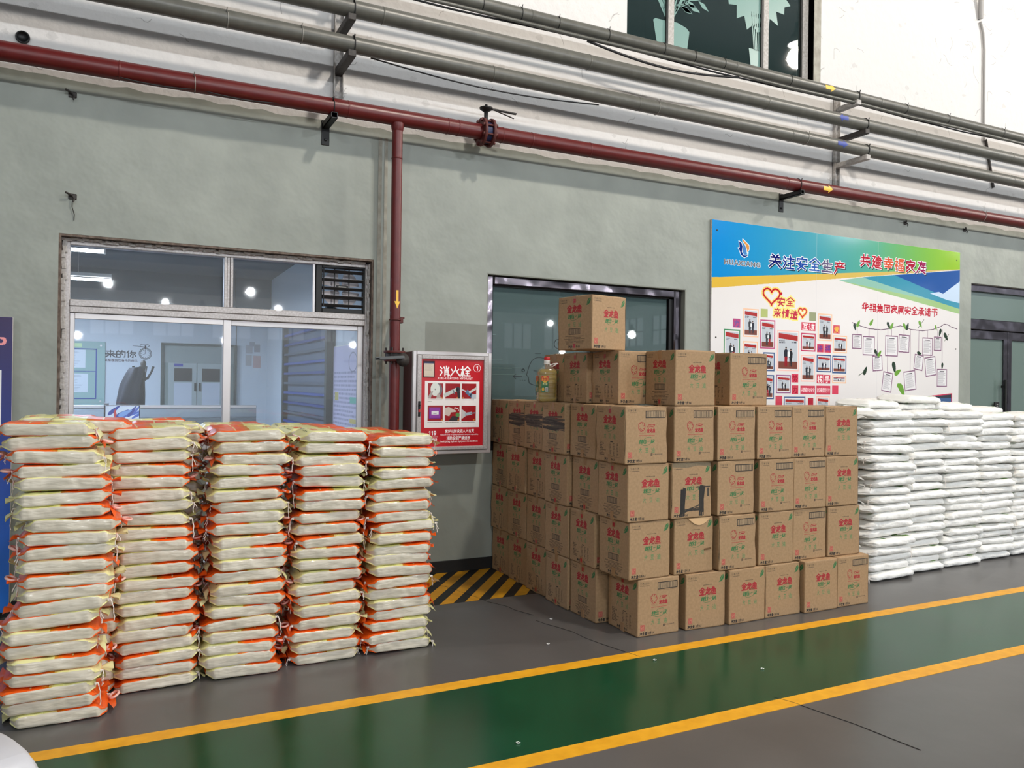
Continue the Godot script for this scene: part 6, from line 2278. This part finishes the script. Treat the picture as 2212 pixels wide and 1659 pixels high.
func rice():
	# print of the bag: orange half, golden grain, pale yellow half
	var im := blank(768, 576, C(238, 96, 24))
	var orange := C(240, 100, 22)
	for k in 48:
		var t := k / 47.0
		rect(im, 768 * (0.44 + 0.002 * k), 0, 768 * (0.44 + 0.002 * k) + 3, 576, orange.lerp(C(190, 130, 30), t))
	rect(im, 768 * 0.52, 0, 768, 576, C(222, 218, 140))
	rect(im, 768 * 0.66, 0, 768, 576, C(232, 228, 164))
	for k in 120:
		leaf(im, Vector2(rng.randf_range(340, 450), rng.randf() * 576), rng.randf_range(16, 40), rng.randf_range(3, 7), rng.randf_range(-1.2, 1.2), [C(206, 160, 50), C(176, 120, 30), C(232, 196, 90)][k % 3])
	for q in [[40, 60], [40, 330]]:
		for j in 7:
			print_lines(im, q[0], q[1] + j * 24, q[0] + 200, q[1] + j * 24 + 12, 1, C(120, 50, 20), 0.4)
	rect(im, 250, 40, 264, 540, C(230, 214, 150))
	rect(im, 560, 120, 640, 260, C(236, 110, 40))
	rect(im, 575, 140, 590, 240, C(232, 228, 164))
	for j in 3:
		rect(im, 540 + j * 36, 330, 566 + j * 36, 350, C(220, 90, 60))
		rect(im, 550 + j * 36, 330, 557 + j * 36, 390, C(220, 90, 60))
	for j in 4:
		rect(im, 690, 120 + j * 60, 702, 150 + j * 60, C(90, 96, 60))
	fill_poly(im, PackedVector2Array([Vector2(640, 420), Vector2(700, 430), Vector2(690, 470), Vector2(630, 460)]), C(96, 104, 120))
	var print_m := picture(im, 0.3)
	print_m.texture_repeat = true
	var side_m := plain(C(226, 216, 196), 0.22)
	side_m.albedo_texture = noise(0.02, C(198, 189, 170), C(217, 209, 192), 71, 256)
	side_m.albedo_color = Color.WHITE
	side_m.heightmap_enabled = true
	side_m.heightmap_texture = noise(0.04, Color.BLACK, Color.WHITE, 72, 256)
	side_m.heightmap_scale = 0.3
	tri(side_m, 1.5)
	side_m.uv1_scale = Vector3(0.7, 3.0, 3.0)
	side_m.uv1_world_triplanar = false
	side_m.subsurf_scatter_enabled = false
	var orange_m := plain(C(240, 98, 26), 0.32)
	var yellow_m := plain(C(228, 226, 168), 0.32)
	for m in [orange_m, yellow_m]:
		m.backlight_enabled = true
		m.backlight = Color(0.3, 0.3, 0.3)
	var bodies := []
	for k in 12:
		var b := sack_mesh(0.386, 0.285, 0.066, 300 + k, 0.0055, 6.5, 0.34, 0.78)
		b.surface_set_material(0, side_m)
		b.surface_set_material(1, print_m)
		bodies.append(b)
	var flaps := []
	var strings := []
	for k in 6:
		flaps.append(flap_mesh(20 + k, [0.04, 0.05, 0.034, 0.056, 0.045, 0.038][k], [0.2, 0.15, 0.24, 0.17, 0.12, 0.21][k], [0.012, 0.0, 0.02, 0.008, -0.01, 0.026][k]))
		strings.append(string_mesh(40 + k, [0.05, 0.09, 0.07, 0.12, 0.06, 0.1][k]))
	var hand := handle_mesh()
	var r := RandomNumberGenerator.new()
	r.seed = 909
	# stacks: left and right end of the foot, front, number of layers
	var cols := [[-0.43, -0.05, 2.0, 22, 1.355], [-0.02, 0.352, 1.745, 21, 1.325], [0.392, 0.765, 1.735, 21, 1.30], [0.832, 1.205, 1.70, 20, 1.285], [1.262, 1.64, 1.70, 20, 1.25]]
	var order := ["first", "second", "third", "fourth", "fifth"]
	var count := ["topmost", "second from the top", "third from the top", "fourth from the top", "fifth from the top", "sixth from the top", "seventh from the top", "eighth from the top", "ninth from the top", "tenth from the top", "eleventh from the top"]
	var low := ["lowest", "second from the bottom", "third from the bottom", "fourth from the bottom", "fifth from the bottom", "sixth from the bottom", "seventh from the bottom", "eighth from the bottom", "ninth from the bottom", "tenth from the bottom", "eleventh from the bottom"]
	var made := 0
	for row in 3:
		for c in 5:
			var q: Array = cols[c]
			var layers: int = q[3]
			var step: float = q[4] / layers
			var drift := Vector2(r.randf_range(-0.01, 0.01), 0)
			for k in layers:
				var from_top: int = layers - 1 - k
				if row == 2 and from_top > (1 if c < 4 else 30):
					continue
				var flip: bool = r.randf() < 0.5
				var o := Node3D.new()
				o.name = numbered("rice_sack")
				add_child(o)
				var lean: float = (q[1] - q[0]) / 2.0
				var jig := r.randf_range(-0.022, 0.022)
				var yaw := r.randf_range(-0.05, 0.05)
				var z: float = q[2] - 0.1425 - row * 0.29 + r.randf_range(-0.012, 0.008)
				var x: float = q[0] + lean + jig + (0.03 if row == 1 else -0.02 if row == 2 else 0.0) + drift.x * k * 0.2
				if c == 0 and row == 0:
					x += -0.035 * sin(k * 0.33 + 0.4)
				o.position = Vector3(x, k * step, z)
				var roll := r.randf_range(-0.038, 0.038)
				if c == 0 and row == 0 and k in [7, 8]:
					roll += 0.05
				o.rotation = Vector3(r.randf_range(-0.03, 0.03), yaw + (PI if flip else 0.0), 0.0)
				o.rotate_object_local(Vector3(0, 0, 1), roll * (-1.0 if flip else 1.0))
				put("body", bodies[made % 12], null, o)
				# orange end at -x, yellow end at +x in the sack's own axes
				if row < 2 or from_top < 2:
					for s in [-1.0, 1.0]:
						var i := r.randi() % 6
						var fl := put("end_flap", flaps[i], orange_m if s < 0 else yellow_m, o, Vector3(s * 0.187, 0.026, r.randf_range(-0.02, 0.05)), Vector3(0, PI if s < 0 else 0.0, r.randf_range(-0.5, 0.5)))
						if s < 0 and r.randf() < 0.4:
							put("handle", hand, M.pink, fl, Vector3(0.0, 0.003, 0.0))
						if r.randf() < 0.75:
							put("string", strings[(i + made) % 6], M.string, o, Vector3(s * 0.192, 0.03, r.randf_range(0.05, 0.12)), Vector3(0, PI if s < 0 else 0.0, 0))
				var where: String = (count[from_top] if from_top < 11 else low[min(k, 10)]) + " in the " + order[c] + " stack from the left"
				if row == 1:
					where = (count[from_top] if from_top < 11 else low[min(k, 10)]) + " in the stack behind the " + order[c] + " front stack"
				elif row == 2:
					where = (count[from_top] if from_top < 11 else low[min(k, 10)]) + " at the back behind the " + order[c] + " front stack"
				tag(o, "rice sack, " + where, "sack", "stacked rice sacks")
				made += 1

func white_sacks():
	var im := blank(512, 384, C(243, 242, 237))
	for q in [[110, 90, 120, 36, 0.5], [170, 120, 100, 30, -0.4], [400, 300, 110, 34, 0.3], [330, 60, 70, 22, 1.2]]:
		leaf(im, Vector2(q[0], q[1]), q[2], q[3], q[4], C(92, 140, 56))
		line(im, Vector2(q[0] - 30, q[1] - 14), Vector2(q[0] + 40, q[1] + 18), 3, C(170, 190, 110))
	for j in 3:
		print_lines(im, 220, 190 + j * 22, 330, 202 + j * 22, 1, C(206, 110, 110), 0.2)
	leaf(im, Vector2(300, 250), 130, 30, -0.1, C(236, 214, 196))
	leaf(im, Vector2(320, 262), 60, 16, -0.1, C(226, 170, 120))
	var print_m := picture(im, 0.5)
	var side_m := plain(Color.WHITE, 0.5)
	side_m.albedo_texture = noise(0.05, C(236, 235, 231), C(247, 246, 243), 81, 256)
	side_m.heightmap_enabled = true
	side_m.heightmap_texture = noise(0.05, Color.BLACK, Color.WHITE, 82, 256)
	side_m.heightmap_scale = 0.25
	tri(side_m, 2.5)
	side_m.uv1_world_triplanar = false
	var bodies := []
	for k in 10:
		var b := sack_mesh(0.56, 0.36, 0.076, 500 + k, 0.009, 3.1, 0.16, 0.9)
		b.surface_set_material(0, side_m)
		b.surface_set_material(1, print_m)
		bodies.append(b)
	var flaps := []
	var strings := []
	for k in 4:
		flaps.append(flap_mesh(60 + k, [0.03, 0.045, 0.025, 0.04][k], [0.2, 0.16, 0.24, 0.14][k], [0.02, 0.01, 0.03, 0.0][k]))
		strings.append(string_mesh(80 + k, [0.07, 0.12, 0.1, 0.05][k]))
	var film := plain(C(238, 237, 232), 0.5)
	var r := RandomNumberGenerator.new()
	r.seed = 1212
	var cols := [[5.37, 1.69, 20, 1.375], [5.905, 1.60, 20, 1.375], [6.435, 1.58, 20, 1.365], [6.96, 1.545, 20, 1.345], [7.50, 1.53, 20, 1.345]]
	var order := ["first", "second", "third", "fourth", "fifth"]
	var back := [[5.36, 1.30, 20, 1.40, 30], [5.84, 1.22, 21, 1.45, 2], [6.37, 1.20, 22, 1.50, 2], [6.9, 1.17, 21, 1.43, 2], [7.45, 1.15, 20, 1.39, 2], [5.5, 0.86, 20, 1.38, 1], [6.3, 0.84, 21, 1.46, 1], [6.85, 0.8, 21, 1.46, 1], [7.4, 0.78, 20, 1.40, 1]]
	var made := 0
	var nth := ["topmost", "second from the top", "third from the top", "fourth from the top", "fifth from the top", "sixth from the top", "seventh from the top", "eighth from the top", "ninth from the top", "tenth from the top"]
	var low := ["lowest", "second from the bottom", "third from the bottom", "fourth from the bottom", "fifth from the bottom", "sixth from the bottom", "seventh from the bottom", "eighth from the bottom", "ninth from the bottom", "tenth from the bottom", "eleventh from the bottom"]
	for c in cols.size() + back.size():
		var front := c < cols.size()
		var q: Array = cols[c] if front else back[c - cols.size()]
		var layers: int = q[2]
		var step: float = q[3] / layers
		for k in layers:
			var from_top: int = layers - 1 - k
			if not front and from_top >= q[4]:
				continue
			var o := Node3D.new()
			o.name = numbered("white_sack")
			add_child(o)
			var flip: bool = r.randf() < 0.3
			o.position = Vector3(q[0] + 0.28 + r.randf_range(-0.035, 0.035), k * step, q[1] - 0.18 + r.randf_range(-0.025, 0.02))
			o.rotation = Vector3(r.randf_range(-0.04, 0.04), r.randf_range(-0.08, 0.08) + (PI if flip else 0.0), r.randf_range(-0.035, 0.035))
			put("body", bodies[made % 10], null, o)
			for s in [-1.0, 1.0]:
				var i := r.randi() % 4
				put("end_flap", flaps[i], film, o, Vector3(s * 0.27, 0.032, 0.0), Vector3(0, PI if s < 0 else 0.0, r.randf_range(-0.5, 0.4)))
				if r.randf() < 0.45:
					put("string", strings[i], M.string, o, Vector3(s * 0.275, 0.034, r.randf_range(0.08, 0.16)), Vector3(0, PI if s < 0 else 0.0, 0))
			var name_: String = nth[from_top] if from_top < 10 else low[min(k, 10)]
			if front:
				tag(o, "white sack, %s in the %s white stack right of the cartons" % [name_, order[c]], "sack", "stacked white sacks")
			else:
				var b: int = c - cols.size()
				tag(o, "white sack, %s in the %s row behind, %s stack along" % [name_, "second" if b < 5 else "third", order[b if b < 5 else b - 5]], "sack", "stacked white sacks")
			made += 1

func small_things():
	# a white sack whose rounded corner shows at the bottom left of the view
	var b := sack_mesh(0.56, 0.42, 0.22, 900, 0.005, 2.8, 0.3, 0.9)
	var m := plain(C(206, 206, 212), 0.45)
	var o := thing("white_sack", "pale sack on the floor close by, only its rounded corner showing", "sack", Vector3(-0.55, 0.0, 2.72), 0.5)
	o.name = numbered("near_sack")
	put("body", b, m, o)
	var r := RandomNumberGenerator.new()
	r.seed = 6
	var st := begin()
	for q in [[2.28, 1.93], [2.33, 1.62], [2.62, 2.44], [3.2, 2.72], [1.68, 2.9], [2.46, 0.62], [2.15, 2.55], [4.6, 2.5]]:
		pass
	var spots := [[2.30, 1.93, "curl of white paper on the grey floor before the hazard stripes"], [2.56, 1.5, "tiny white scrap beside the floor crack"], [2.72, 2.42, "white speck of litter on the green walkway beside the crack"], [3.18, 2.78, "white speck of litter on the green walkway near its front line"], [1.55, 3.02, "white speck of litter low on the green walkway"]]
	for q in spots:
		st = begin()
		var p := []
		for k in 7:
			p.append(Vector3(cos(k * 0.9) * 0.009, 0.003 + 0.003 * absf(sin(k * 1.3)), sin(k * 0.9) * 0.007))
		tube(st, p, [0.002, 0.0025, 0.002, 0.002, 0.0025, 0.002, 0.001], 6)
		tag(obj("litter_scrap", st, M.white_plastic, null, Vector3(q[0], 0.0016, q[1])), q[2], "litter")
